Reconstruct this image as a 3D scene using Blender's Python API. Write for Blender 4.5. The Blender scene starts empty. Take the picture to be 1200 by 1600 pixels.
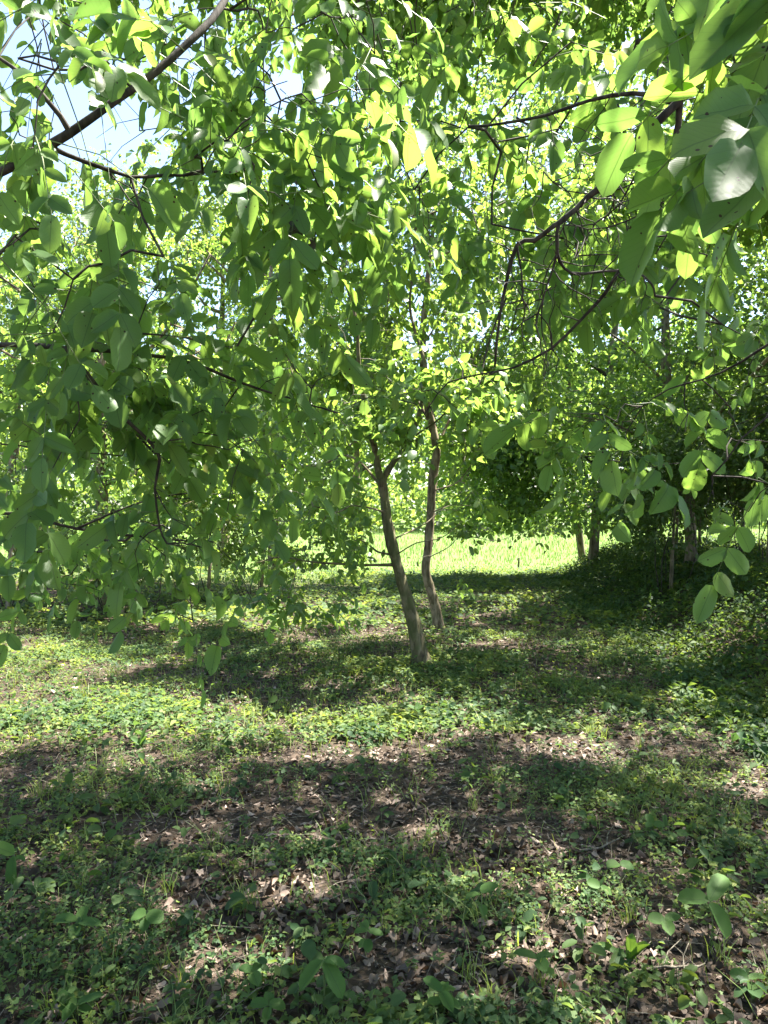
import bpy, math, random
import numpy as np
from mathutils import Matrix, Vector

# ------------------------------------------------------------------ camera, sky, sun, exposure
SC = bpy.context.scene
COL = SC.collection
F, CX, CY, EYE = 1155.0, 600.0, 800.0, 1.6          # focal length and centre in photograph pixels (1200 x 1600)
cam_d = bpy.data.cameras.new('camera')
cam_d.sensor_fit = 'VERTICAL'; cam_d.sensor_height = 32.0; cam_d.lens = 32.0 * F / 1600.0
cam_d.clip_start = 0.05; cam_d.clip_end = 2000
cam = bpy.data.objects.new('camera', cam_d); COL.objects.link(cam)
cam.location = (0, 0, EYE); cam.rotation_euler = (math.radians(90), 0, 0)
SC.camera = cam

SUN_AZ, SUN_EL = 58.0, 62.0                            # azimuth clockwise from +Y (to the right), elevation
az, el = math.radians(SUN_AZ), math.radians(SUN_EL)
SUN = np.array([math.sin(az) * math.cos(el), math.cos(az) * math.cos(el), math.sin(el)])
w = bpy.data.worlds.new('World'); SC.world = w; w.use_nodes = True
nt = w.node_tree
sky = nt.nodes.new('ShaderNodeTexSky'); sky.sky_type = 'NISHITA'; sky.sun_disc = False
sky.sun_elevation = el; sky.sun_rotation = az; sky.air_density = 1.0; sky.dust_density = 1.5
nt.links.new(sky.outputs[0], nt.nodes['Background'].inputs[0])
nt.nodes['Background'].inputs[1].default_value = 0.068
sl = bpy.data.lights.new('sun', 'SUN'); sl.energy = 5.0; sl.angle = math.radians(0.53); sl.color = (1, .95, .86)
so = bpy.data.objects.new('sun', sl); COL.objects.link(so)
so.rotation_euler = Vector(SUN).to_track_quat('Z', 'Y').to_euler()
so.location = (10, 10, 30)
vs = SC.view_settings
vs.view_transform = 'Standard'; vs.look = 'None'; vs.exposure = 2.85; vs.gamma = 1.0
SC.display_settings.display_device = 'sRGB'
cy = SC.cycles
cy.max_bounces = 7; cy.diffuse_bounces = 4; cy.glossy_bounces = 2; cy.transmission_bounces = 4; cy.transparent_max_bounces = 4
cy.sample_clamp_indirect = 6.0
cy.use_denoising = True
cy.caustics_reflective = False; cy.caustics_refractive = False

# ------------------------------------------------------------------ helpers
R = np.random.default_rng(11)
random.seed(4)
def at(px, py, d):
    return np.array([(px - CX) / F * d, d, EYE - (py - CY) / F * d])
def pix(P):
    P = np.asarray(P, float); y = np.maximum(P[..., 1], .05)
    return CX + P[..., 0] / y * F, CY - (P[..., 2] - EYE) / y * F
def unit(v):
    return v / np.maximum(np.linalg.norm(v, axis=-1, keepdims=True), 1e-9)
def _h(ix, iy, s):
    n = (ix.astype(np.int64) * 374761393 + iy.astype(np.int64) * 668265263 + s * 974711) & 0x7fffffff
    n = ((n ^ (n >> 13)) * 1274126177) & 0x7fffffff
    return ((n ^ (n >> 16)) & 0xffff) / 65535.0
def vn(x, y, s=0):
    x = np.asarray(x, float); y = np.asarray(y, float)
    ix, iy = np.floor(x), np.floor(y); fx, fy = x - ix, y - iy
    fx = fx * fx * (3 - 2 * fx); fy = fy * fy * (3 - 2 * fy)
    a, b = _h(ix, iy, s), _h(ix + 1, iy, s); c, d = _h(ix, iy + 1, s), _h(ix + 1, iy + 1, s)
    return (a * (1 - fx) + b * fx) * (1 - fy) + (c * (1 - fx) + d * fx) * fy
def fbm(x, y, s=0, o=3):
    t = 0; a = .5
    for k in range(o):
        t = t + a * vn(np.asarray(x) * 2 ** k, np.asarray(y) * 2 ** k, s + k); a *= .5
    return t / (1 - .5 ** o)
def sm(a, b, x):
    t = np.clip((np.asarray(x, float) - a) / (b - a), 0, 1); return t * t * (3 - 2 * t)
def height(x, y):
    x = np.asarray(x, float); y = np.asarray(y, float)
    foot = 3.0 + .10 * (y - 6)
    bank = (.62 * sm(0, 1.7, x - foot) + .5 * sm(1.6, 8, x - foot)) * (1 - .75 * sm(17, 26, y)) * sm(-3, 4, y)
    left = .25 * sm(3, 7, -x) * sm(6, 10, y)
    far = .55 * sm(19, 50, y)
    bumps = .05 * (fbm(x * .8, y * .8, 5) - .5) + .035 * (fbm(x * 3, y * 3, 9) - .5)
    return bank + left + far + bumps
def gpt(px, py):
    d = EYE * F / (py - CY)
    for _ in range(12):
        x = (px - CX) / F * d
        d = (EYE - float(height(x, d))) * F / (py - CY)
    x = (px - CX) / F * d
    return np.array([x, d, float(height(x, d))])

def mesh_of(name, V, T, UV=None, smooth=True):
    V = np.ascontiguousarray(V, np.float32); T = np.ascontiguousarray(T, np.int32)
    me = bpy.data.meshes.new(name)
    me.vertices.add(len(V)); me.vertices.foreach_set('co', V.ravel())
    me.loops.add(T.size); me.loops.foreach_set('vertex_index', T.ravel())
    me.polygons.add(len(T))
    me.polygons.foreach_set('loop_start', np.arange(0, T.size, T.shape[1], dtype=np.int32))
    if UV is not None:
        l = me.uv_layers.new(name='UVMap')
        l.uv.foreach_set('vector', np.ascontiguousarray(np.asarray(UV, np.float32)[T.ravel()]).ravel())
    me.update(calc_edges=True)
    me.polygons.foreach_set('use_smooth', np.full(len(T), smooth))
    return me
def obj(name, me, mat, parent=None, loc=None, label=None, cat=None, group=None, kind=None):
    o = bpy.data.objects.new(name, me); COL.objects.link(o)
    if me is not None and mat is not None and len(me.materials) == 0: me.materials.append(mat)
    if parent is not None: o.parent = parent
    if loc is not None: o.location = loc
    if label: o['label'] = label
    if cat: o['category'] = cat
    if group: o['group'] = group
    if kind: o['kind'] = kind
    return o
class Bag:
    def __init__(s): s.V, s.T, s.U, s.n = [], [], [], 0
    def add(s, V, T, U):
        s.V.append(V); s.T.append(np.asarray(T) + s.n); s.U.append(U); s.n += len(V)
    def mesh(s, name, smooth=True):
        return mesh_of(name, np.concatenate(s.V), np.concatenate(s.T), np.concatenate(s.U), smooth)
def tube(P, rad, ns=6, rough=0.0, seed=0, roots=0):
    P = np.asarray(P, float); n = len(P); rad = np.broadcast_to(np.asarray(rad, float), (n,))
    t = unit(np.gradient(P, axis=0))
    up = np.array([0, 0, 1.]) if abs(t[0][2]) < .9 else np.array([1., 0, 0])
    a = np.zeros((n, 3)); x = unit(np.cross(up, t[0]))
    for i in range(n):
        x = unit(x - t[i] * x.dot(t[i])); a[i] = x
    b = np.cross(t, a)
    th = np.linspace(0, 2 * np.pi, ns, endpoint=False)
    rr = rad[:, None] * np.ones(ns)
    if rough:
        s = np.concatenate([[0], np.cumsum(np.linalg.norm(np.diff(P, axis=0), axis=1))])
        A, S = np.meshgrid(th, s)
        rr = rr * (1 + rough * (vn(np.cos(A) * 2.2 + 7, np.sin(A) * 2.2 + S * 5, seed) - .5) + rough * .8 * (vn(A * 2.6, S * 14, seed + 3) - .5) )
        if roots: rr = rr * (1 + roots * np.exp(-S / .13) * np.maximum(np.cos(A * 2.5 + seed) * .7 + np.cos(A * 4 + 1) * .5, -.1))
    V = P[:, None] + rr[..., None] * (np.cos(th)[None, :, None] * a[:, None] + np.sin(th)[None, :, None] * b[:, None])
    V = V.reshape(-1, 3)
    U = np.stack(np.broadcast_arrays(np.linspace(0, 1, n)[:, None], (th / 6.2832)[None, :]), -1).reshape(-1, 2)
    i, j = np.meshgrid(np.arange(n - 1), np.arange(ns), indexing='ij'); k = (j + 1) % ns
    q0, q1, q2, q3 = i * ns + j, i * ns + k, (i + 1) * ns + k, (i + 1) * ns + j
    T = np.concatenate([np.stack([q0, q1, q2], -1).reshape(-1, 3), np.stack([q0, q2, q3], -1).reshape(-1, 3)])
    V = np.concatenate([V, P[-1:]]); U = np.concatenate([U, [[1, .5]]])
    jj = np.arange(ns)
    T = np.concatenate([T, np.stack([(n - 1) * ns + jj, (n - 1) * ns + (jj + 1) % ns, np.full(ns, n * ns)], -1)])
    return V, T, U
def spline(pts, step=.08):
    P = np.asarray(pts, float)
    if len(P) < 3:
        n = max(2, int(np.linalg.norm(P[1] - P[0]) / step) + 1); return P[0] + (P[1] - P[0]) * np.linspace(0, 1, n)[:, None]
    Q = np.concatenate([[2 * P[0] - P[1]], P, [2 * P[-1] - P[-2]]]); out = []
    for i in range(1, len(Q) - 2):
        n = max(2, int(np.linalg.norm(Q[i + 1] - Q[i]) / step)); t = np.linspace(0, 1, n, endpoint=False)[:, None]
        out.append(.5 * (2 * Q[i] + (Q[i + 1] - Q[i - 1]) * t + (2 * Q[i - 1] - 5 * Q[i] + 4 * Q[i + 1] - Q[i + 2]) * t ** 2 + (3 * Q[i] - Q[i - 1] - 3 * Q[i + 1] + Q[i + 2]) * t ** 3))
    return np.concatenate(out + [P[-1:]])

# ------------------------------------------------------------------ materials
def mat(name):
    m = bpy.data.materials.new(name); m.use_nodes = True; m.node_tree.nodes.clear(); return m, m.node_tree
def N(t, typ, **kw):
    n = t.nodes.new(typ)
    for k, v in kw.items():
        if k.startswith('i_'):
            n.inputs[k[2:].replace('_', ' ')].default_value = v
        else: setattr(n, k, v)
    return n
def mth(t, op, a, b=None, c=None):
    n = t.nodes.new('ShaderNodeMath'); n.operation = op
    for i, v in enumerate((a, b, c)):
        if v is None: continue
        if isinstance(v, (int, float)): n.inputs[i].default_value = v
        else: t.links.new(v, n.inputs[i])
    return n.outputs[0]
def ramp(t, fac, stops):
    n = t.nodes.new('ShaderNodeValToRGB'); e = n.color_ramp.elements
    while len(e) < len(stops): e.new(.5)
    for x, (p, c) in zip(e, stops): x.position = p; x.color = (*c, 1)
    t.links.new(fac, n.inputs[0]); return n.outputs[0]
def mixc(t, f, a, b, typ='MIX'):
    n = t.nodes.new('ShaderNodeMix'); n.data_type = 'RGBA'; n.blend_type = typ
    for s, v in ((n.inputs[0], f), (n.inputs[6], a), (n.inputs[7], b)):
        if isinstance(v, (int, float)): s.default_value = v
        elif isinstance(v, tuple): s.default_value = (*v, 1)
        else: t.links.new(v, s)
    return n.outputs[2]
def leaf_mat(name, stops, trans, tw=.5, rough=.42, veins=False, spots=0.0, spec=.5, patch=False):
    m, t = mat(name); L = t.links.new
    geo = N(t, 'ShaderNodeNewGeometry'); oi = N(t, 'ShaderNodeObjectInfo')
    rnd = mth(t, 'FRACT', mth(t, 'ADD', mth(t, 'MULTIPLY', geo.outputs['Random Per Island'], 1.0), mth(t, 'MULTIPLY', oi.outputs['Random'], 3.7)))
    col = ramp(t, rnd, stops)
    tr = mixc(t, mth(t, 'FRACT', mth(t, 'MULTIPLY', rnd, 7.3)), tuple(trans), tuple(c * f for c, f in zip(trans, (1.45, 1.2, .9))))
    if patch:                # stands of different herbs
        pn = N(t, 'ShaderNodeTexNoise', i_Scale=1.7, i_Detail=3.0); L(geo.outputs['Position'], pn.inputs[0])
        pf = ramp(t, pn.outputs[0], [(.38, (.62, .72, .80)), (.5, (1, 1, 1)), (.64, (1.25, 1.12, .80))])
        col = mixc(t, 1.0, col, pf, 'MULTIPLY'); tr = mixc(t, 1.0, tr, pf, 'MULTIPLY')
    nrm = None
    if veins:
        uv = N(t, 'ShaderNodeUVMap'); sx = N(t, 'ShaderNodeSeparateXYZ'); L(uv.outputs[0], sx.inputs[0])
        u, v = sx.outputs[0], sx.outputs[1]
        au = mth(t, 'ABSOLUTE', mth(t, 'SUBTRACT', u, .5))
        mid = mth(t, 'LESS_THAN', au, .02)
        ph = mth(t, 'FRACT', mth(t, 'SUBTRACT', mth(t, 'MULTIPLY', v, 10.0), mth(t, 'MULTIPLY', au, 7.0)))
        sv = mth(t, 'LESS_THAN', mth(t, 'ABSOLUTE', mth(t, 'SUBTRACT', ph, .5)), .05)
        vein = mth(t, 'MAXIMUM', mid, mth(t, 'MULTIPLY', sv, .35))
        col = mixc(t, mth(t, 'MULTIPLY', vein, .5), col, (.10, .15, .05))
        tr = mixc(t, mth(t, 'MULTIPLY', vein, .6), tr, tuple(c * .35 for c in trans))
        b = N(t, 'ShaderNodeBump'); b.inputs['Strength'].default_value = .10; b.inputs['Distance'].default_value = .001
        L(mth(t, 'MULTIPLY', mth(t, 'ABSOLUTE', mth(t, 'SUBTRACT', ph, .5)), 2.0), b.inputs['Height']); nrm = b.outputs[0]
    if spots:
        tc = N(t, 'ShaderNodeTexCoord')
        vo = N(t, 'ShaderNodeTexVoronoi'); vo.inputs['Scale'].default_value = spots
        L(N(t, 'ShaderNodeNewGeometry').outputs['Position'], vo.inputs['Vector'])
        sp = mth(t, 'MULTIPLY', mth(t, 'LESS_THAN', vo.outputs['Distance'], .16), mth(t, 'GREATER_THAN', N_sep(t, vo.outputs['Color']), .72))
        col = mixc(t, sp, col, (.05, .035, .015)); tr = mixc(t, sp, tr, (.05, .03, .01))
    p = N(t, 'ShaderNodeBsdfPrincipled'); p.inputs['Roughness'].default_value = rough
    p.inputs['Specular IOR Level'].default_value = spec
    L(col, p.inputs['Base Color'])
    tl = N(t, 'ShaderNodeBsdfTranslucent'); L(tr, tl.inputs[0])
    if nrm is not None: L(nrm, p.inputs['Normal'])
    mx = N(t, 'ShaderNodeMixShader'); mx.inputs[0].default_value = tw
    L(p.outputs[0], mx.inputs[1]); L(tl.outputs[0], mx.inputs[2])
    o = N(t, 'ShaderNodeOutputMaterial'); L(mx.outputs[0], o.inputs[0])
    return m
def N_sep(t, c):
    s = t.nodes.new('ShaderNodeSeparateColor'); t.links.new(c, s.inputs[0]); return s.outputs[0]
def bark_mat(name, c0, c1, c2, scale=1.0, moss=0.0, bump=.6):
    m, t = mat(name); L = t.links.new
    tc = N(t, 'ShaderNodeTexCoord'); mp = N(t, 'ShaderNodeMapping'); L(tc.outputs['Object'], mp.inputs[0])
    mp.inputs['Scale'].default_value = (22 * scale, 22 * scale, 5 * scale)
    n1 = N(t, 'ShaderNodeTexNoise', i_Scale=1.0, i_Detail=7.0, i_Roughness=.65); L(mp.outputs[0], n1.inputs[0])
    n2 = N(t, 'ShaderNodeTexNoise', i_Scale=6.0 * scale, i_Detail=4.0); L(tc.outputs['Object'], n2.inputs[0])
    col = ramp(t, n1.outputs[0], [(.36, c0), (.50, c1), (.68, c2)])
    col = mixc(t, mth(t, 'MULTIPLY', mth(t, 'GREATER_THAN', n2.outputs[0], .58), .45), col, c2)
    if moss:
        mn = N(t, 'ShaderNodeTexNoise', i_Scale=9.0, i_Detail=5.0); L(tc.outputs['Object'], mn.inputs[0])
        col = mixc(t, mth(t, 'MULTIPLY', mth(t, 'MULTIPLY_ADD', mn.outputs[0], 3.0, -1.1), moss), col, (.075, .085, .03))
        t.nodes[-1].clamp_factor = True
    p = N(t, 'ShaderNodeBsdfPrincipled'); p.inputs['Roughness'].default_value = .88; L(col, p.inputs['Base Color'])
    p.inputs['Specular IOR Level'].default_value = .25
    b = N(t, 'ShaderNodeBump'); b.inputs['Strength'].default_value = bump; b.inputs['Distance'].default_value = .012
    L(n1.outputs[0], b.inputs['Height']); L(b.outputs[0], p.inputs['Normal'])
    o = N(t, 'ShaderNodeOutputMaterial'); L(p.outputs[0], o.inputs[0]); return m

M = {}
M['walnut'] = leaf_mat('walnut_leaf', [(0, (.042, .095, .030)), (.25, (.06, .128, .038)), (.8, (.085, .16, .048)), (.965, (.11, .18, .048)), (1, (.22, .20, .04))], (.21, .39, .07), .50, .48, True, 55.0, spec=.34)
M['walnut_far'] = leaf_mat('walnut_leaf_far', [(0, (.045, .095, .028)), (.5, (.068, .130, .034)), (1, (.11, .17, .040))], (.24, .41, .065), .50, .40, spec=.45)
M['maple'] = leaf_mat('maple_leaf', [(0, (.038, .085, .026)), (.6, (.055, .115, .032)), (1, (.08, .14, .036))], (.23, .40, .07), .50, .34)
M['shrub'] = leaf_mat('shrub_leaf', [(0, (.036, .075, .024)), (.6, (.055, .105, .03)), (1, (.08, .13, .034))], (.15, .26, .045), .44, .40)
M['bgleaf'] = leaf_mat('meadow_edge_leaf', [(0, (.06, .11, .034)), (.6, (.085, .145, .042)), (1, (.13, .18, .05))], (.26, .41, .075), .48, .45)
M['herb'] = leaf_mat('herb_leaf', [(0, (.045, .085, .034)), (.5, (.075, .130, .045)), (.8, (.125, .180, .052)), (1, (.21, .24, .07))], (.19, .29, .06), .42, .6, spec=.22, patch=True)
M['nettle'] = leaf_mat('nettle_leaf', [(0, (.034, .070, .028)), (.6, (.05, .095, .034)), (1, (.08, .125, .04))], (.12, .21, .04), .40, .6, spec=.22, patch=True)
M['seedling'] = leaf_mat('seedling_leaf', [(0, (.045, .10, .028)), (1, (.075, .14, .036))], (.15, .28, .035), .42, .6, True, spec=.18)
M['grass'] = leaf_mat('grass_blade', [(0, (.09, .16, .035)), (.6, (.16, .23, .05)), (1, (.28, .30, .10))], (.22, .31, .05), .40, .5)
M['meadow'] = leaf_mat('meadow_blade', [(0, (.08, .16, .04)), (.6, (.12, .21, .055)), (1, (.24, .29, .10))], (.17, .29, .06), .40, .6)
M['litter'] = leaf_mat('dead_leaf', [(0, (.022, .017, .013)), (.45, (.05, .038, .030)), (.72, (.11, .082, .064)), (.9, (.23, .172, .138)), (1, (.40, .31, .255))], (.10, .065, .04), .12, .75, spec=.25)
M['withered'] = leaf_mat('withered_leaf', [(0, (.03, .026, .018)), (1, (.07, .055, .035))], (.01, .008, .004), .1, .5)
M['bark'] = bark_mat('walnut_bark', (.035, .027, .016), (.115, .088, .052), (.25, .20, .13), 1.0, 1.0, 1.0)
M['bark_pale'] = bark_mat('walnut_bark_pale', (.05, .037, .022), (.165, .122, .078), (.36, .29, .20), 1.0, .5, 1.0)
M['twig'] = bark_mat('twig_bark', (.018, .015, .012), (.04, .033, .027), (.085, .07, .055), 2.0, 0, .3)
M['twig_pale'] = bark_mat('twig_bark_pale', (.07, .06, .045), (.14, .12, .09), (.26, .23, .18), 2.0, 0, .3)
M['bark_dark'] = bark_mat('grey_brown_bark', (.07, .055, .038), (.18, .145, .10), (.30, .25, .185), .8, .3)
M['wood'] = bark_mat('weathered_wood', (.05, .04, .03), (.10, .08, .06), (.17, .14, .11), 1.5, 0)
def stalk_mat():
    m, t = mat('green_stalk'); p = N(t, 'ShaderNodeBsdfPrincipled'); p.inputs['Roughness'].default_value = .5
    n = N(t, 'ShaderNodeTexNoise', i_Scale=12.0); L = t.links.new
    L(ramp(t, n.outputs[0], [(.3, (.07, .11, .03)), (.7, (.13, .16, .05))]), p.inputs['Base Color'])
    o = N(t, 'ShaderNodeOutputMaterial'); L(p.outputs[0], o.inputs[0]); return m
M['stalk'] = stalk_mat()
def ground_mat():
    m, t = mat('soil_and_litter'); L = t.links.new
    g = N(t, 'ShaderNodeNewGeometry')
    a = N(t, 'ShaderNodeTexNoise', i_Scale=1.1, i_Detail=5.0, i_Roughness=.6); L(g.outputs['Position'], a.inputs[0])
    b = N(t, 'ShaderNodeTexNoise', i_Scale=22.0, i_Detail=6.0, i_Roughness=.7); L(g.outputs['Position'], b.inputs[0])
    v = N(t, 'ShaderNodeTexVoronoi'); v.inputs['Scale'].default_value = 26.0; L(g.outputs['Position'], v.inputs['Vector'])
    soil = ramp(t, b.outputs[0], [(.3, (.016, .012, .008)), (.55, (.036, .026, .017)), (.75, (.085, .060, .040))])
    lit = ramp(t, N_sep(t, v.outputs['Color']), [(0, (.028, .020, .015)), (.5, (.065, .048, .036)), (1, (.15, .11, .085))])
    col = mixc(t, mth(t, 'MULTIPLY', a.outputs[0], .9), soil, lit)
    sx = N(t, 'ShaderNodeSeparateXYZ'); L(g.outputs['Position'], sx.inputs[0])
    farf = N(t, 'ShaderNodeMapRange'); L(sx.outputs[1], farf.inputs[0]); farf.inputs[1].default_value = 15; farf.inputs[2].default_value = 20
    col = mixc(t, farf.outputs[0], col, ramp(t, b.outputs[0], [(.3, (.08, .13, .035)), (.7, (.14, .20, .06))]))
    p = N(t, 'ShaderNodeBsdfPrincipled'); p.inputs['Roughness'].default_value = .95; p.inputs['Specular IOR Level'].default_value = .15
    L(col, p.inputs['Base Color'])
    bp = N(t, 'ShaderNodeBump'); bp.inputs['Strength'].default_value = .8; bp.inputs['Distance'].default_value = .02
    L(b.outputs[0], bp.inputs['Height']); L(bp.outputs[0], p.inputs['Normal'])
    o = N(t, 'ShaderNodeOutputMaterial'); L(p.outputs[0], o.inputs[0]); return m
M['ground'] = ground_mat()

# ------------------------------------------------------------------ leaf templates
def leaf_tpl(k, fold=.25, bend=.15, wave=0.0, shape='oval', twist=0.0, bite=0):
    """unit leaf along +Y, width +-0.5 (times its own aspect later); k rows"""
    t = np.linspace(0, 1, k + 1)
    if shape == 'oval' and k > 2: t = (1 - np.cos(np.pi * t)) / 2 * .6 + t * .4
    if shape == 'oval': wd = np.maximum(1 - np.abs(2 * t ** 1.08 - 1) ** 2.3, 0) ** .58
    elif shape == 'ovate': wd = np.sin(np.pi * t ** .68) ** .8
    elif shape == 'lance': wd = np.sin(np.pi * t ** .8) ** 1.15
    V = [(0, 0, 0)]; U = [(.5, 0)]; rl_ = np.random.default_rng(int(1000 * abs(fold) + 77 * k + 991 * abs(bend)))
    for i in range(1, k):
        el, er = (1 + .035 * rl_.normal(), 1 + .035 * rl_.normal()) if k > 3 else (1, 1)
        if bite and i == bite: er *= .45
        z = -bend * t[i] ** 2 + wave * math.sin(t[i] * 9)
        e = fold * .5 * wd[i]; tw = twist * t[i]
        V += [(-.5 * wd[i] * el, t[i] + .008 * rl_.normal() * (k > 3), z + e - tw * wd[i] + wave * math.sin(t[i] * 17)), (0, t[i], z), (.5 * wd[i] * er, t[i], z + e + tw * wd[i] - wave * math.sin(t[i] * 15))]
        U += [(.5 - .5 * wd[i], t[i]), (.5, t[i]), (.5 + .5 * wd[i], t[i])]
    V.append((0, 1, -bend)); U.append((.5, 1)); T = []
    T += [(0, 2, 1), (0, 3, 2)]
    for i in range(k - 2):
        a = 1 + 3 * i; b = a + 3
        T += [(a, a + 1, b + 1), (a, b + 1, b), (a + 1, a + 2, b + 2), (a + 1, b + 2, b + 1)]
    a = 1 + 3 * (k - 2); e = len(V) - 1
    T += [(a, a + 1, e), (a + 1, a + 2, e)]
    return np.array(V, float), np.array(T), np.array(U, float)
def lobed_tpl(nl=3, depth=.45, seed=0):
    """palmate leaf as a fan, base at the origin, along +Y"""
    r = np.random.default_rng(seed); n = nl * 2 + 1
    th = np.linspace(-2.3, 2.3, n); V = [(0, .25, 0)]; U = [(.5, .5)]
    for i, a in enumerate(th):
        lob = float(i % 2)
        rad = .55 * (1 - depth + depth * lob) * (1 - .12 * abs(a)) * (1 + .08 * r.normal())
        V.append((math.sin(a) * rad, .25 + math.cos(a) * rad, .06 * lob - .12 * rad)); U.append((.5, .5))
    T = [(0, i + 1, i + 2) for i in range(n - 1)]
    return np.array(V, float), np.array(T)[:, ::-1], np.array(U, float)
HI = [leaf_tpl(6, .30, .16, .012), leaf_tpl(6, .15, .28, .018, twist=.06), leaf_tpl(6, .45, .08, .010), leaf_tpl(6, .20, -.05, .02, twist=-.07), leaf_tpl(6, .28, .40, .015, twist=.04), leaf_tpl(6, .35, .22, .025, twist=.1), leaf_tpl(6, .22, .12, .015, bite=4), leaf_tpl(6, .6, .5, .02, twist=-.12)]
MID = [leaf_tpl(4, .30, .16), leaf_tpl(4, .15, .30, twist=.08), leaf_tpl(4, .45, .05), leaf_tpl(4, .2, .1, twist=-.1)]
MD3 = [leaf_tpl(3, .30, .16), leaf_tpl(3, .15, .30, twist=.08), leaf_tpl(3, .45, .05), leaf_tpl(3, .2, .1, twist=-.1)]
LOW = [leaf_tpl(2, .3, .15, shape='ovate'), leaf_tpl(2, .5, .05, shape='ovate'), leaf_tpl(2, .1, .35, shape='ovate')]
OVA = [leaf_tpl(3, .3, .2, shape='ovate'), leaf_tpl(3, .15, .35, twist=.08, shape='ovate'), leaf_tpl(3, .5, .05, twist=-.06, shape='ovate')]
TWO = [(np.array([(0, 0, 0), (-.5, .5, .1), (0, 1, -.12), (.5, .5, .1)], float), np.array([(0, 2, 1), (0, 3, 2)]), np.array([(.5, 0), (0, .5), (.5, 1), (1, .5)], float)), (np.array([(0, 0, 0), (-.5, .45, -.05), (0, 1, .05), (.5, .55, .12)], float), np.array([(0, 2, 1), (0, 3, 2)]), np.array([(.5, 0), (0, .5), (.5, 1), (1, .5)], float))]
OVL = [leaf_tpl(2, .3, .15), leaf_tpl(2, .15, .3), leaf_tpl(2, .5, .05)]
CURL2 = [leaf_tpl(2, .6, .3), leaf_tpl(2, -.5, -.2), leaf_tpl(2, .3, .4, shape='lance'), leaf_tpl(2, -.2, .1, shape='ovate')]
CURL = [leaf_tpl(5, .5, .2, .05, 'oval', .12), leaf_tpl(5, -.45, -.15, .05, 'oval', -.12), leaf_tpl(5, .3, .3, .07, 'lance', .2), leaf_tpl(5, -.3, .15, .06, 'ovate', .1), leaf_tpl(5, 1.2, .3, .05, 'lance', .25), leaf_tpl(5, -.9, -.25, .07, 'oval', .2)]
LOB = [lobed_tpl(3, .5, 1), lobed_tpl(5, .45, 2), lobed_tpl(3, .3, 3)]

class Leaves:
    """arrays of leaves: base point, direction, normal, length, width"""
    def __init__(s): s.a = []
    def add(s, P, D, Nn, L, W):
        n = len(P); s.a.append(np.concatenate([P, D, Nn, np.broadcast_to(L, n)[:, None], np.broadcast_to(W, n)[:, None]], 1))
    def arr(s): return np.concatenate(s.a) if s.a else np.zeros((0, 11))
def frames(A):
    D = unit(A[:, 3:6]); X = unit(np.cross(D, A[:, 6:9])); Z = np.cross(X, D); return X, D, Z
def leaves_mesh(name, A, tpls, seed=0, far=None, off=None):
    if far is not None:      # plain leaves beyond the near zone
        C = A[:, :3] + (0 if off is None else off); px, py = pix(C); dist = np.linalg.norm(C - [0, 0, EYE], axis=1)
        view = (px > -150) & (px < 1350) & (py > -200) & (py < 1800) & (C[:, 1] > 0); out = Bag()
        for msk, tp in ((view & (dist < far[0]), tpls), (view & (dist >= far[0]), far[1]), (~view, far[-1])):
            if msk.any(): bb = leaves_bag(A[msk], tp, seed); out.add(np.concatenate(bb.V), np.concatenate(bb.T), np.concatenate(bb.U))
        return out.mesh(name)
    return leaves_bag(A, tpls, seed).mesh(name)
def leaves_bag(A, tpls, seed=0):
    r = np.random.default_rng(seed); X, D, Z = frames(A); pick = r.integers(0, len(tpls), len(A)); bag = Bag()
    for k, (V, T, U) in enumerate(tpls):
        s = pick == k; n = int(s.sum())
        if not n: continue
        L = A[s, 9][:, None, None]; W = A[s, 10][:, None, None]
        P = A[s, None, :3] + V[None, :, 0:1] * W * X[s][:, None] + V[None, :, 1:2] * L * D[s][:, None] + V[None, :, 2:3] * L * Z[s][:, None]
        m = len(V)
        bag.add(P.reshape(-1, 3), (T[None] + (np.arange(n) * m)[:, None, None]).reshape(-1, 3), np.tile(U, (n, 1)))
    return bag
LEAF_MESH = {}
def leaf_objects(A, tpls, key, material, parent, base, name='leaf'):
    if key not in LEAF_MESH:
        LEAF_MESH[key] = [mesh_of(key, *t) for t in tpls]
        for me in LEAF_MESH[key]: me.materials.append(material)
    ms = LEAF_MESH[key]; X, D, Z = frames(A)
    for i in range(len(A)):
        o = bpy.data.objects.new(name, ms[i % len(ms)]); COL.objects.link(o); o.parent = parent
        L, W = A[i, 9], A[i, 10]; p = A[i, :3] - base
        o.matrix_local = Matrix(((X[i][0] * W, D[i][0] * L, Z[i][0] * L, p[0]), (X[i][1] * W, D[i][1] * L, Z[i][1] * L, p[1]), (X[i][2] * W, D[i][2] * L, Z[i][2] * L, p[2]), (0, 0, 0, 1)))
def biggest(A, n=300, minpx=10):
    """the leaves that show largest from the photograph's position"""
    C = A[:, :3] + A[:, 3:6] * A[:, 9:10] * .5
    px, py = pix(C); dist = np.linalg.norm(C - [0, 0, EYE], axis=1)
    X, D, Z = frames(A); view = unit(C - np.array([0, 0, EYE]))
    size = np.sqrt(A[:, 9] * A[:, 10] * np.abs((Z * view).sum(1)).clip(.05)) / dist * F
    size = np.where((px > -10) & (px < 1210) & (py > -10) & (py < 1610) & (C[:, 1] > .3), size, 0)
    o = np.argsort(-size)[:n]; o = o[size[o] > minpx * .6]
    m = np.zeros(len(A), bool); m[o] = True; return m

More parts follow.
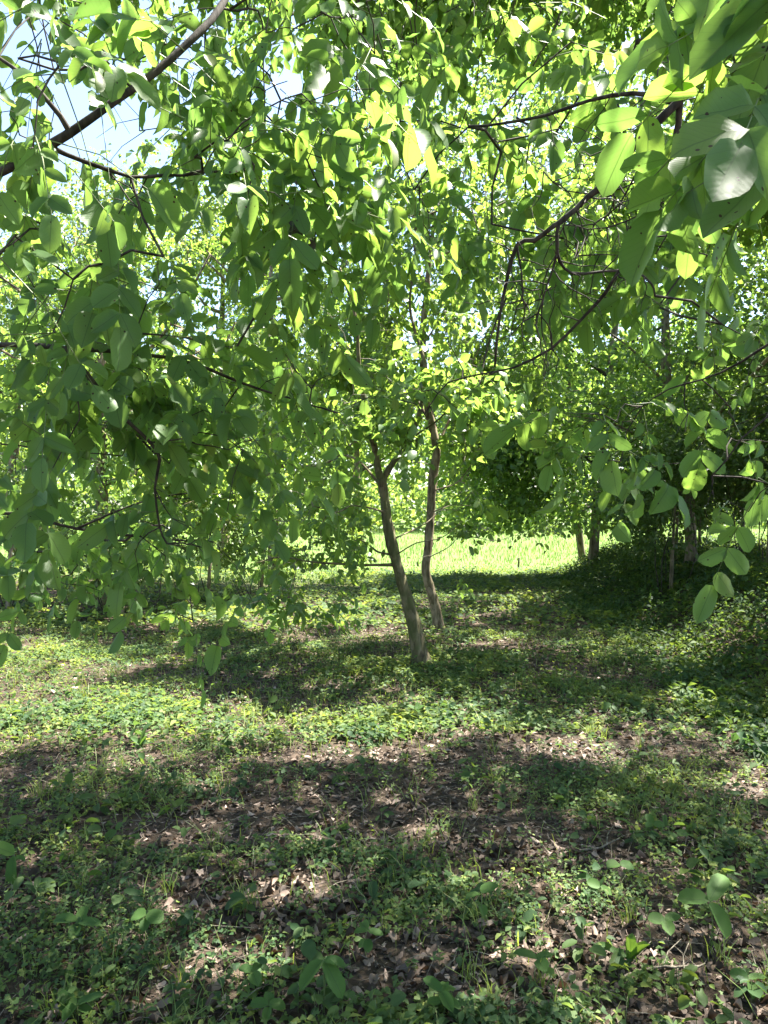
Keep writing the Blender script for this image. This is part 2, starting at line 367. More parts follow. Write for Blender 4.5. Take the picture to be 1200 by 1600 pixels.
# ------------------------------------------------------------------ light gaps in the canopy (world ground positions that get sun)
def inpoly(x, y, poly):
    p = np.asarray(poly, float); c = np.zeros(np.shape(x), bool); j = len(p) - 1
    for i in range(len(p)):
        k = ((p[i, 1] > y) != (p[j, 1] > y)) & (x < (p[j, 0] - p[i, 0]) * (y - p[i, 1]) / (p[j, 1] - p[i, 1] + 1e-12) + p[i, 0]); c ^= k; j = i
    return c
GAPS = [[(-60, 1045), (150, 1075), (330, 1090), (560, 1135), (650, 1170), (560, 1195), (300, 1165), (120, 1160), (-60, 1185)],
        [(560, 1140), (800, 1130), (960, 1165), (990, 1210), (860, 1190), (700, 1180)],
        [(1060, 1195), (1260, 1195), (1260, 1255), (1090, 1240)],
        [(330, 965), (620, 960), (640, 1000), (420, 1010)], [(720, 1000), (800, 1000), (810, 1030), (740, 1030)],
        [(380, 895), (600, 895), (600, 935), (400, 935)], [(-60, 985), (80, 1000), (250, 1040), (-60, 1040)],
        [(990, 960), (1020, 957), (1035, 973), (1005, 976)], [(1150, 900), (1210, 890), (1210, 925), (1160, 930)]]
GAPW = [np.array([gpt(*q)[:2] for q in g]) for g in GAPS]
GAPW.append(np.array([(-3, 18.4), (12, 18.9), (22, 40), (-12, 40)]))
TRUNK_FLECKS = [at(x, y, d) for x, y, d in ((684, 972, 9.6), (677, 935, 9.6), (668, 895, 9.6), (672, 845, 9.6), (675, 790, 9.6), (676, 735, 9.6), (650, 990, 7.2), (622, 885, 7.2), (603, 790, 7.2), (1080, 850, 9.3))]
def sunlit(P):
    """whether a point would cast its shadow into one of the light gaps"""
    k = P[:, 2] / SUN[2]; gx, gy = P[:, 0] - SUN[0] * k, P[:, 1] - SUN[1] * k
    m = np.zeros(len(P), bool)
    jx = gx + .25 * (vn(gx * 2.3, gy * 2.3, 31) - .5); jy = gy + .35 * (vn(gx * 2.3, gy * 2.3, 37) - .5)
    br = vn(gx * 2.7 + 3, gy * 2.4, 71) * .65 + vn(gx * 6, gy * 6, 72) * .35
    for i, g in enumerate(GAPW): m |= inpoly(jx, jy, g) & ((br > .30) if i == 0 else (br > .50) if i < len(GAPW) - 1 else True)
    for q in TRUNK_FLECKS:
        v = P - q; al = v @ SUN; m |= (al > .15) & (((v - al[:, None] * SUN) ** 2).sum(1) < .11 ** 2)
    m |= (np.where(gy < 4.3, vn(gx * 4.2 + 40, gy * 3.8 + 11, 65), vn(gx * 2.4 + 40, gy * 2.1 + 11, 63)) > np.where(gy < 4.3, .80, .76)) & (vn(gx * .8, gy * .8, 64) > .30) & (gy < 13) & (gx < 2.9)
    return m

TRUNKLINES = [np.array([(688, 586), (745, 597), (860, 614), (950, 640), (1060, 668)]), np.array([(625, 668), (700, 682), (780, 674), (890, 666), (990, 690)]), np.array([(770, 1072), (840, 1079), (940, 1084)])]
def clear_view(P, seed=1):
    """leaves that would stand before the bare trunks or the sunny meadow gap (the photograph shows those free)"""
    px, py = pix(P); r = np.random.default_rng(seed).random(len(P)); m = np.zeros(len(P), bool)
    for l in TRUNKLINES:
        xc = np.interp(py, l[:, 0], l[:, 1]); m |= (py > l[0, 0]) & (py < l[-1, 0]) & (np.abs(px - xc) < 30) & (r < .9)
    m |= inpoly(px, py, [(690, 842), (760, 835), (900, 840), (1000, 850), (960, 905), (690, 900)]) & (r < .9)
    m |= inpoly(px, py, [(430, 888), (620, 888), (620, 950), (480, 950)]) & (r < .75)
    m |= inpoly(px, py, [(1000, 800), (1200, 860), (1200, 960), (960, 960)]) & (r < .8) & (P[:, 1] < 6)
    return m & (P[:, 1] < 16)
# ------------------------------------------------------------------ trees
def grow(limbs, anchors, minz=0.0, rt=.0025, expo=2.4, seed=0, sag=.12):
    """joins every anchor to the nearest wood; returns a list of (points, radii) twigs and the end directions"""
    r = np.random.default_rng(seed)
    pos = np.concatenate([p for p, _ in limbs]); nodes = [pos[pos[:, 2] > minz]]
    arr = nodes[0]; par = np.full(len(arr), -1); load = np.zeros(len(arr))
    d0 = np.array([np.min(((arr - a) ** 2).sum(1)) for a in anchors]); order = np.argsort(d0)
    N0 = len(arr); paths = []; dirs = np.zeros((len(anchors), 3))
    cap = N0 + len(anchors) * 14; P = np.zeros((cap, 3)); P[:N0] = arr; par = np.full(cap, -1); n = N0
    for ai in order:
        a = anchors[ai]; dv = P[:n] - a; d2 = (dv ** 2).sum(1) + 1.2 * np.maximum(dv[:, 2], 0) ** 2 * 0
        j = int(np.argmin(d2)); p = P[j]; dist = math.sqrt(((p - a) ** 2).sum())
        k = int(min(9, max(2, dist / .22))); t = np.linspace(0, 1, k + 1)[1:, None]
        side = r.normal(size=3) * dist * .10
        c = (p + a) / 2 + side + np.array([0, 0, dist * sag])
        q = (1 - t) ** 2 * p + 2 * t * (1 - t) * c + t ** 2 * a
        q = q + np.cumsum(r.normal(size=q.shape), 0) * dist * .018 * (t * (1 - t)) * 4
        idx = [j]
        for x in q:
            P[n] = x; par[n] = idx[-1]; idx.append(n); n += 1
        paths.append(idx); dirs[ai] = unit(a - c)
    load = np.zeros(n)
    for idx in paths: load[idx[-1]] += rt ** expo
    for i in range(n - 1, N0 - 1, -1):
        if par[i] >= 0: load[par[i]] += load[i]
    out = []
    for idx in paths:
        rad = load[idx] ** (1 / expo); rad[0] = rad[1] * 1.1
        out.append((P[idx], rad))
    return out, dirs
def batch_tubes(P, rad, ns=3):
    """many thin tubes of the same number of points: P (m,k,3), rad (m,k)"""
    m, k = P.shape[:2]; t = unit(np.gradient(P, axis=1)); ref = np.where(np.abs(t[:, :1, 2:3]) < .9, [[[0, 0, 1.]]], [[[1., 0, 0]]])
    x = unit(np.cross(np.broadcast_to(ref, t.shape), t)); b = np.cross(t, x)
    th = np.linspace(0, 2 * np.pi, ns, endpoint=False)
    V = P[:, :, None] + rad[..., None, None] * (np.cos(th)[:, None] * x[:, :, None] + np.sin(th)[:, None] * b[:, :, None])
    i, j = np.meshgrid(np.arange(k - 1), np.arange(ns), indexing='ij'); q = (j + 1) % ns
    T = np.concatenate([np.stack([i * ns + j, i * ns + q, (i + 1) * ns + q], -1).reshape(-1, 3), np.stack([i * ns + j, (i + 1) * ns + q, (i + 1) * ns + j], -1).reshape(-1, 3)])
    T = (T[None] + (np.arange(m) * k * ns)[:, None, None]).reshape(-1, 3); V = V.reshape(-1, 3)
    return V, T, np.zeros((len(V), 2))
def compound(A, D, n_per, Lr, leaflet, pairs=3, seed=0, droop=.45, spread=.9, upn=.8):
    """pinnate leaves at twig ends: returns the leaflets and the leaf stalks"""
    r = np.random.default_rng(seed); lv = Leaves(); st = Bag(); cnt = r.integers(n_per[0], n_per[1] + 1, len(A)); Z = np.array([0, 0, 1.])
    a = np.repeat(A, cnt, 0); d = np.repeat(D, cnt, 0); m = len(a)
    if not m: return lv.arr(), st
    dd = unit(d * .55 + r.normal(size=(m, 3)) * spread * np.array([1, 1, .6]) - .08 * Z)
    L = (Lr * r.uniform(.7, 1.2, m))[:, None]; s_ = r.uniform(.6, 1.28, m); up = unit(Z * upn + r.normal(size=(m, 3)) * .45)
    b = a - d * r.uniform(0, .12, (m, 1))
    def pt(t): return b + dd * L * t - Z * droop * L * t * t
    for i in range(pairs):
        t = .38 + .5 * i / max(pairs - 1, 1); tan = unit(dd - Z * 2 * droop * t); sd = unit(np.cross(tan, up)); nn = np.cross(sd, tan); nn = nn * np.where(nn[:, 2:] > 0, 1, -1)
        for sg in (-1, 1):
            v = unit(sd * sg * r.uniform(.8, 1.1, (m, 1)) + tan * r.uniform(.35, .75, (m, 1)) - Z * r.uniform(.1, .7, (m, 1)) + r.normal(size=(m, 3)) * .12)
            LL = leaflet * s_ * (.62 + .45 * t) * r.uniform(.85, 1.12, m); k = r.random(m) > .06
            lv.add(pt(t)[k], v[k], unit(nn + r.normal(size=(m, 3)) * .38)[k], LL[k], (LL * r.uniform(.44, .68, m))[k])
    tan = unit(dd - Z * 2.3 * droop); LL = leaflet * s_ * 1.25
    lv.add(pt(1), unit(tan + r.normal(size=(m, 3)) * .15), unit(up + r.normal(size=(m, 3)) * .3), LL, LL * r.uniform(.5, .6, m))
    st.add(*batch_tubes(np.stack([pt(t) for t in (0, .5, 1)], 1), np.broadcast_to(np.array([.0022, .0016, .0008]) * (leaflet / .09), (m, 3))))
    return lv.arr(), st
def sprig(A, D, n_per, leaf, size=.35, seed=0, flat=.7, asp=.72, layer=.45):
    """alternate simple leaves spread through a leafy spray at each twig end"""
    r = np.random.default_rng(seed); n = len(A) * n_per
    a = np.repeat(A, n_per, 0); d = np.repeat(D, n_per, 0)
    o = r.normal(size=(n, 3)) * np.array([1, 1, layer]) * size * .55
    P = a + o - d * size * .3
    dd = unit(unit(o) * .7 + d * .4 + r.normal(size=(n, 3)) * .5 + [0, 0, -.35])
    nn = unit(np.array([0, 0, 1.]) * flat + r.normal(size=(n, 3)) * .5 + unit(o) * .25)
    L = leaf * r.uniform(.6, 1.25, n); return np.concatenate([P, dd, nn, L[:, None], (L * asp * r.uniform(.85, 1.15, n))[:, None]], 1)
def pads(centers, n, seed, shell=.0):
    """points in ellipsoids: (cx,cy,cz,rx,ry,rz,weight)"""
    r = np.random.default_rng(seed); c = np.asarray(centers, float); p = c[:, 6] / c[:, 6].sum(); k = r.choice(len(c), n, p=p)
    u = unit(r.normal(size=(n, 3))) * (r.uniform(shell, 1, n) ** (1 / 2.2))[:, None]
    return c[k, :3] + u * c[k, 3:6]
def crown_pads(center, rad, n, seed, size=(.25, .45), zbias=0.0):
    r = np.random.default_rng(seed); u = unit(r.normal(size=(n, 3))) * (r.uniform(.15, 1, n) ** .5)[:, None]
    c = np.asarray(center) + u * np.asarray(rad) * .85; s = r.uniform(size[0], size[1], n)
    m = np.mean(rad)
    return np.concatenate([c, np.stack([s * m, s * m, s * m * .6, s ** 2], 1)], 1)
def pxpads(rows, n, seed):
    """rows of (px0,px1,py0,py1,d0,d1,weight): points spread through that piece of air"""
    r = np.random.default_rng(seed); c = np.asarray(rows, float); p = c[:, 6] / c[:, 6].sum(); k = r.choice(len(c), n, p=p)
    u = r.uniform(size=(n, 3)); d = c[k, 4] + (c[k, 5] - c[k, 4]) * u[:, 2]
    px = c[k, 0] + (c[k, 1] - c[k, 0]) * u[:, 0]; py = c[k, 2] + (c[k, 3] - c[k, 2]) * u[:, 1]
    return np.stack([(px - CX) / F * d, d, EYE - (py - CY) / F * d], 1)

def stalks_in_view(st, base):
    V = st.V[0].reshape(-1, 9, 3); px, py = pix(V[:, 0] + base); k = (px > -250) & (px < 1450) & (py > -300) & (V[:, 0, 1] + base[1] > .2); n = int(k.sum()); b = Bag()
    T0 = st.T[0].reshape(-1, 12, 3)[0]; b.add(V[k].reshape(-1, 3), (T0[None] + (np.arange(n) * 9)[:, None, None]).reshape(-1, 3), np.zeros((n * 9, 2))); return b
def make_tree(name, label, cat, group, base, trunk, limbs, anchors, bark, twigm, leafm, style, seed, split=0, minz=.5, rt=.0025, tns=14, pale=None, carve=True, extra=None, avoid=None, hand=None):
    base = np.asarray(base, float)
    root = obj(name, None, None, None, base, label, cat, group)
    tp, tr = trunk; tp = np.asarray(tp, float)
    TP = spline(tp, .05 if tns > 12 else .15); s = np.linspace(0, 1, len(TP)); TR = np.interp(s, np.linspace(0, 1, len(tr)), tr)
    if tns > 12: TR = TR * (1 + .45 * np.exp(-np.linspace(0, 1, len(TP)) * np.linalg.norm(TP[-1] - TP[0]) / .16))
    b = Bag(); b.add(*tube(TP - base, TR, tns, .30 if tns > 12 else .1, seed, .55 if tns > 15 else 0)); obj('trunk', b.mesh('trunk'), bark, root)
    L = [(TP, TR)]
    for li in limbs:
        lp, r0, r1 = li[:3]; Q = spline(lp, .06 if split else .25)
        rr = np.random.default_rng(seed + len(L)); Q[1:] += np.cumsum(rr.normal(size=(len(Q) - 1, 3)) * .0035, 0) * .6
        prev = np.concatenate([p for p, _ in L]); dq = ((prev - Q[0]) ** 2).sum(1); jn = int(np.argmin(dq))
        if dq[jn] < .2 ** 2: Q = Q + (prev[jn] - Q[0]) * np.exp(-np.arange(len(Q)) * .35)[:, None]
        t = np.linspace(0, 1, len(Q)); RR = (r0 + (r1 - r0) * t ** .8) * (1 + .10 * np.sin(t * 37 + seed) * (rr.random(len(Q)) > .3))
        b = Bag(); b.add(*tube(Q - base, RR, 8 if split else 6, .15, seed + 7)); obj('branch', b.mesh('branch'), li[3] if len(li) > 3 else twigm, root)
        L.append((Q, RR))
    if carve:
        keep = ~(sunlit(anchors) & (np.random.default_rng(seed + 5).random(len(anchors)) < .93)); anchors = anchors[keep]
    if split: anchors = anchors[~clear_view(anchors, seed)]
    if avoid is not None: anchors = anchors[~avoid(anchors)]
    tw, dirs = grow(L, anchors, minz, rt, seed=seed)
    tb = Bag()
    if extra:
        rb = np.random.default_rng(seed + 77)
        for _ in range(extra):
            li = L[1 + rb.integers(0, len(L) - 1)][0]; i0 = rb.integers(len(li) // 5, len(li)); p = li[i0]; l = rb.uniform(.06, .28); dv = unit(rb.normal(size=3) + [0, 0, -.5]); q = [p]
            for st_ in range(5): dv = unit(dv + rb.normal(size=3) * .35 + [0, 0, -.1]); q.append(q[-1] + dv * l / 5)
            tw.append((np.array(q), np.linspace(.0026, .0009, 6)))
            if rb.random() < .5: d2 = unit(dv + rb.normal(size=3) * .9); tw.append((np.array([q[3], q[3] + d2 * l * .2, q[3] + d2 * l * .4 + [0, 0, -.01]]), np.array([.0016, .0012, .0008])))
    by = {}
    for p, rad in tw: by.setdefault(len(p), []).append((p - base, rad))
    for k, li in by.items(): tb.add(*batch_tubes(np.array([p for p, _ in li]), np.array([q for _, q in li]), 4 if split else 3))
    kind = style['kind']
    if kind == 'walnut':
        A, st = compound(anchors, dirs, style['n'], style['rachis'], style['leaf'], style.get('pairs', 3), seed + 1, style.get('droop', .45), style.get('spread', .9))
        st.V = [v - base for v in st.V]
        if split:
          st = stalks_in_view(st, base)
          obj('leaf_stalks', st.mesh('leaf_stalks'), M['stalk'], root, kind='stuff')
    else:
        A = sprig(anchors, dirs, style['n'], style['leaf'], style['size'], seed + 1, style.get('flat', .7), style.get('asp', .72), style.get('layer', .45))
    if carve and style.get('carve_leaves', True):
        A = A[~(sunlit(A[:, :3]) & (np.random.default_rng(seed + 6).random(len(A)) < .88))]
    obj('twigs', tb.mesh('twigs'), twigm, root, kind='stuff')
    if split: A = A[~clear_view(A[:, :3] + A[:, 3:6] * A[:, 9:10] * .5, seed)]
    if avoid is not None: A = A[~avoid(A[:, :3])]
    near = np.linalg.norm(A[:, :3] - [0, 0, EYE], axis=1) < .55
    A = A[~near]
    if hand is not None: A = np.concatenate([hand, A])
    if split:
        m = biggest(A, split); leaf_objects(A[m], style['tpl_split'], style['key'], leafm, root, base); A = A[~m]
    A = A.copy(); A[:, :3] -= base
    obj('crown', leaves_mesh('crown', A, style['tpl'], seed, style.get('far'), base), style.get('farm', leafm), root, kind='stuff')
    return root, len(A)

# ------------------------------------------------------------------ the ground: one sheet, fine near the camera
def ground():
    def axis(lo, hi, fine_lo, fine_hi, step, grow_):
        a = list(np.arange(fine_lo, fine_hi, step)); s = step; x = fine_hi
        while x < hi: a.append(x); s *= grow_; x += s
        a.append(hi); s = step; x = fine_lo; b = []
        while x > lo: s *= grow_; x -= s; b.append(max(x, lo))
        return np.array(sorted(set(b + a)))
    xs = axis(-400, 400, -5, 7, .11, 1.12); ys = axis(-60, 900, .5, 14, .11, 1.06)
    X, Y = np.meshgrid(xs, ys); Z = height(X, Y); nx, ny = len(xs), len(ys)
    V = np.stack([X, Y, Z], -1).reshape(-1, 3); i, j = np.meshgrid(np.arange(ny - 1), np.arange(nx - 1), indexing='ij'); q = i * nx + j
    T = np.stack([q, q + 1, q + nx + 1, q + nx], -1).reshape(-1, 4)
    obj('ground', mesh_of('ground', V, T, V[:, :2]), M['ground'], kind='structure', label='bare brown soil of the grove running into the meadow')
ground()

# ------------------------------------------------------------------ the walnut trees whose boughs hang into the picture
def P3(l): return [at(*q) for q in l]
FL0 = np.array([-2.9, 2.5, float(height(-2.9, 2.5))])
lt = FL0 + np.array([0, 0, 2.0]); lh = FL0 + np.array([.1, .1, 3.3]); ll = FL0 + np.array([0, 0, 1.35])
FL_limbs = [
    ([lt + [.02, 0, .1], at(-160, 330, 2.1), at(0, 280, 1.95), at(75, 240, 1.9), at(140, 195, 1.9), at(200, 150, 1.9), at(262, 100, 1.95), at(310, 55, 2.0), at(352, -5, 2.1), at(390, -90, 2.3)], .019, .008),
    (P3([(96, 217, 1.9), (70, 160, 1.85), (35, 120, 1.85), (-5, 85, 1.85), (-60, 60, 1.8)]), .0075, .004),
    (P3([(80, 246, 1.9), (130, 258, 1.95), (205, 282, 2.05), (255, 280, 2.1), (320, 275, 2.2), (382, 266, 2.3)]), .0075, .003),
    (P3([(338, 22, 2.1), (370, 22, 2.15), (400, 22, 2.2), (408, 60, 2.25), (408, 110, 2.25), (412, 180, 2.3)]), .004, .002),
    ([lt, at(-140, 560, 2.4), at(0, 540, 2.3), at(95, 548, 2.3), at(180, 552, 2.35), at(290, 571, 2.45), at(345, 592, 2.6), at(450, 628, 2.8), at(520, 650, 2.9)], .020, .003),
    (P3([(98, 549, 2.3), (120, 570, 2.3), (160, 615, 2.32), (200, 655, 2.35), (240, 690, 2.4), (254, 715, 2.4), (246, 760, 2.45), (252, 820, 2.5), (262, 845, 2.5)]), .0095, .003),
    (P3([(88, 535, 2.3), (120, 527, 2.35), (180, 521, 2.4), (260, 526, 2.5), (370, 545, 2.6)]), .005, .002),
    (P3([(244, 692, 2.4), (290, 685, 2.45), (315, 675, 2.5)]), .003, .0015),
    ([ll, at(-150, 830, 3.0), at(0, 806, 2.9), at(55, 816, 2.9), at(150, 835, 3.0), at(240, 843, 3.1), at(330, 850, 3.2)], .020, .003),
    (P3([(120, 830, 2.95), (200, 795, 3.0), (280, 775, 3.1), (370, 772, 3.2)]), .005, .002),
    ([ll + [0, 0, .1], at(-80, 700, 2.6), at(0, 690, 2.6), at(90, 700, 2.7), at(190, 708, 2.8)], .009, .002),
    ([lh, (-2.2, 3.6, 4.6), (-1.4, 4.6, 5.3), (-.6, 5.2, 5.5)], .035, .012), ([lh, (-2.4, 1.2, 4.6), (-1.4, .2, 5.1), (-.8, -1.5, 5.3)], .04, .012),
    ([lh + [0, 0, .3], (-2.0, 2.6, 4.4), (-1.0, 3.0, 4.5), (-.2, 3.3, 4.2), at(555, -20, 3.3), at(556, 90, 3.3), at(552, 150, 3.3), at(560, 190, 3.3)], .022, .003),
    ([np.array([-.35, 3.2, 4.3]), at(520, -10, 3.2), at(470, 40, 3.2), at(425, 70, 3.2), at(400, 130, 3.2)], .006, .002),
]
FL_rows = [(0, 330, -20, 120, 1.7, 2.6, 8), (0, 120, 90, 240, 1.5, 2.2, 3), (200, 330, 200, 330, 2.4, 3.2, 2), (200, 420, 60, 330, 1.9, 2.8, 5), (330, 620, -20, 200, 1.9, 2.8, 8.5), (340, 600, 180, 440, 1.9, 2.8, 9),
           (-60, 130, 330, 520, 1.6, 2.1, 2.6), (0, 260, 400, 560, 1.9, 2.6, 4), (180, 480, 430, 660, 2.2, 3.2, 6.5), (0, 260, 540, 760, 2.2, 3.2, 6), (200, 420, 640, 840, 2.4, 3.4, 5),
           (-20, 420, 770, 900, 2.8, 4.0, 7), (40, 430, 860, 975, 3.0, 4.0, 4.2), (420, 600, 560, 700, 2.6, 3.4, 2.2), (380, 520, 420, 560, 2.6, 3.6, 1.5)]
FL_anch = pxpads(FL_rows, 285, 3)
up = pads([(-1.6, 4.4, 5.3, 1.3, 1.3, .5, 1), (-.4, 4.8, 5.6, 1.2, 1.2, .5, 1), (-2.3, 3.3, 4.9, 1.2, 1.0, .5, 1), (-1.0, 3.0, 4.6, .8, .8, .4, .5), (-.2, 5.8, 5.7, 1.2, 1.0, .5, .8), (0, 3.6, 5.0, .9, .8, .4, .5), (-.9, 3.9, 5.2, .9, .8, .4, 1), (.5, 3.2, 5.0, .8, .8, .4, .4), (-2.5, 1.0, 5.2, 1.6, 1.5, .5, 1.4), (-.6, .6, 5.4, 1.5, 1.5, .5, 1.4), (-3.8, 3.0, 5.0, 1.0, 1.6, .7, 1), (-1.5, -2.0, 5.2, 2.0, 1.6, .6, 1.4)], 1400, 8); up = np.concatenate([up, up + R.normal(size=up.shape) * .12])
FL_anch = np.concatenate([FL_anch, up])
walnut_near = dict(kind='walnut', n=(1, 2), rachis=.23, leaf=.082, pairs=3, tpl=HI, tpl_split=HI, key='walnut_leaf_near', far=(4.2, MD3, TWO))
def sky_gap(P):
    px, py = pix(P); return (P[:, 1] < 8) & inpoly(px, py, [(105, 150), (190, 165), (215, 215), (180, 255), (120, 245), (85, 205)])
make_tree('walnut_tree', 'walnut tree whose shaded boughs and large leaves enter from the left edge', 'tree', 'walnut trees of the grove', FL0,
          ([FL0 - [0, 0, .1], FL0 + [.02, 0, 1], FL0 + [0, .02, 2.1], FL0 + [.1, .1, 3.4], FL0 + [.3, .3, 4.6]], [.14, .115, .10, .07, .035]),
          FL_limbs, FL_anch, M['bark'], M['twig'], M['walnut'], walnut_near, 21, 300, rt=.0014, carve=True, avoid=sky_gap, extra=30)

FR0 = np.array([2.7, 1.5, float(height(2.7, 1.5))])
rt_ = FR0 + np.array([0, 0, 2.4]); rh = FR0 + np.array([-.1, .1, 3.4])
FR_limbs = [
    ([rt_, at(1330, -60, 2.2), at(1180, 10, 2.1), at(1110, 95, 2.05), at(1062, 150, 2.05), at(1030, 145, 2.1), at(985, 138, 2.15), at(915, 150, 2.2), at(850, 175, 2.3), at(780, 188, 2.4), at(725, 194, 2.5)], .025, .004),
    (P3([(1060, 150, 2.05), (1035, 175, 2.05), (990, 228, 2.1), (945, 285, 2.15), (915, 312, 2.2), (880, 345, 2.2), (862, 358, 2.2), (830, 380, 2.25), (803, 386, 2.25), (786, 440, 2.3), (778, 510, 2.3), (773, 572, 2.35)]), .0135, .004),
    (P3([(1064, 150, 2.05), (1056, 225, 2.1), (1028, 310, 2.15), (1018, 335, 2.15), (1000, 380, 2.2), (962, 430, 2.25), (945, 460, 2.3), (905, 505, 2.4), (860, 548, 2.45), (800, 580, 2.5), (745, 592, 2.55), (700, 603, 2.6), (672, 640, 2.6), (655, 662, 2.6)]), .0105, .0015),
    (P3([(868, 352, 2.2), (868, 385, 2.22), (872, 412, 2.25), (890, 428, 2.3), (940, 425, 2.35), (990, 422, 2.4), (1015, 440, 2.4), (1020, 462, 2.4)]), .006, .003),
    (P3([(870, 405, 2.22), (855, 450, 2.25), (843, 490, 2.25)]), .004, .002),
    (P3([(804, 388, 2.25), (815, 430, 2.25), (818, 470, 2.3), (826, 482, 2.3)]), .0035, .002),
    (P3([(1052, 232, 2.1), (1010, 250, 2.15), (985, 290, 2.2), (970, 320, 2.25), (930, 350, 2.3), (880, 350, 2.3)]), .004, .0018),
    (P3([(1046, 262, 2.1), (1000, 280, 2.2), (950, 300, 2.3), (880, 300, 2.4), (850, 270, 2.4)]), .0035, .0015),
    (P3([(1060, 200, 2.1), (1075, 260, 2.1), (1060, 340, 2.15), (1030, 400, 2.2)]), .004, .0018),
    (P3([(1022, 325, 2.15), (975, 345, 2.2), (915, 355, 2.25), (880, 340, 2.25)]), .003, .0015),
    ([at(1170, 5, 2.1), at(1120, 20, 1.9), at(1080, 40, 1.8), at(1050, 50, 1.8), at(985, 68, 1.8)], .010, .0055),
    ([rt_ - [0, 0, .5], at(1330, 470, 2.2), at(1205, 538, 2.1), at(1150, 570, 2.2), at(1090, 598, 2.3), at(1040, 612, 2.4), at(1000, 640, 2.5)], .014, .002),
    ([rt_ - [0, 0, .8], at(1330, 640, 2.0), at(1200, 660, 2.0), at(1140, 720, 2.05), at(1110, 745, 2.1)], .010, .002),
    ([rh, (2.0, 3.0, 4.8), (1.2, 4.2, 5.5), (.3, 5.0, 5.7)], .04, .015), ([rh, (2.5, .8, 4.7), (1.8, -.4, 5.1), (1.4, -2.0, 5.3)], .04, .012), ([rh, (3.0, 3.4, 4.9), (3.0, 4.8, 5.4), (2.6, 6.2, 5.7)], .04, .012),
    ([rh + [0, 0, .2], (2.2, 2.6, 4.6), (1.5, 3.4, 4.7), at(905, -20, 3.6), at(870, 45, 3.6), at(840, 95, 3.6), at(812, 175, 3.6)], .02, .003),
    ([np.array([1.6, 3.3, 4.7]), (.7, 3.6, 4.4), at(690, -60, 3.6), at(640, -20, 3.5), at(648, 80, 3.5), at(660, 135, 3.5)], .014, .002),
    ([np.array([.75, 3.6, 4.4]), at(610, -30, 3.4), at(612, 60, 3.4), at(627, 125, 3.4)], .006, .002),
]
FR_rows = [(1080, 1260, -40, 120, 1.15, 1.5, 1.3), (1150, 1270, 120, 330, 1.15, 1.45, 1.2), (600, 800, 190, 300, 2.7, 3.5, 3.8), (640, 860, 280, 400, 2.7, 3.5, 3.4), (800, 1050, 330, 470, 2.75, 3.6, 3.6),
           (880, 1160, 370, 480, 2.7, 3.5, 2.0), (1000, 1200, 100, 420, 2.85, 3.8, 2.8), (740, 1000, -20, 120, 2.4, 3.3, 4), (560, 760, -30, 160, 2.6, 4.2, 4), (850, 1000, 140, 300, 2.8, 3.8, 3),
           (900, 990, 600, 740, 2.2, 2.6, 1.0), (1090, 1240, 590, 690, 2.2, 2.7, .8), (1090, 1230, 720, 800, 2.1, 2.5, .9), (960, 1080, 720, 790, 2.6, 3.0, .5), (1120, 1230, 430, 560, 2.4, 3.0, .8), (620, 740, 600, 720, 2.5, 2.8, .9)]
FR_anch = pxpads(FR_rows, 178, 5)
up = pads([(1.2, 4.4, 5.4, 1.4, 1.3, .6, 1), (2.3, 3.4, 5.0, 1.3, 1.1, .6, 1), (.6, 5.6, 5.7, 1.2, 1.2, .5, 1), (2.8, 5.0, 5.6, 1.5, 1.4, .6, 1.3), (2.2, 6.2, 5.8, 1.5, 1.1, .6, 1.2), (3.8, 6.0, 5.6, 1.2, 1.3, .6, 1), (4.2, 4.2, 5.2, 1.0, 1.3, .6, .8), (3.2, 2.6, 4.6, 1, 1, .5, .6), (1.6, 1.2, 5.3, 1.5, 1.4, .5, 1.4), (3.8, .5, 5.2, 1.5, 1.5, .6, 1.2), (1.6, -2.0, 5.3, 2.0, 1.6, .6, 1.4), (4.8, 5.2, 5.6, 1.2, 1.4, .7, 1)], 2300, 9); up = np.concatenate([up, up + R.normal(size=up.shape) * .12])
FR_anch = np.concatenate([FR_anch, up])
FR_limbs.append(([at(1330, -60, 2.2), at(1330, -80, 1.4), at(1240, -10, 1.2), at(1212, 60, 1.18), at(1206, 160, 1.18), at(1208, 260, 1.12), at(1204, 300, 1.12)], .008, .002))
HB = []
for (x0, y0, x1, y1, d, wd, nx) in ((1205, 0, 1085, 100, 1.15, .40, .5), (1210, 60, 1140, 165, 1.2, .42, -.4), (1206, 185, 1118, 272, 1.15, .42, -.6), (1204, 262, 1096, 380, 1.1, .36, .3), (1208, 130, 1128, 190, 1.25, .45, .2), (1120, -30, 1080, 50, 1.3, .45, -.6)):
    p, q = at(x0, y0, d), at(x1, y1, d - .03); v = q - p; l = np.linalg.norm(v); HB.append(np.concatenate([p, v / l, unit(np.array([nx, -.55, .75])), [l, l * wd]]))
make_tree('walnut_tree', 'walnut tree whose crooked dark boughs reach in from the right edge', 'tree', 'walnut trees of the grove', FR0,
          ([FR0 - [0, 0, .1], FR0 + [-.02, 0, 1], FR0 + [0, .02, 2.4], FR0 + [-.1, .1, 3.5], FR0 + [-.3, .4, 4.8]], [.15, .12, .105, .075, .035]),
          FR_limbs, FR_anch, M['bark'], M['twig'], M['walnut'], dict(walnut_near, leaf=.086), 22, 300, rt=.0014, extra=170, hand=np.array(HB))

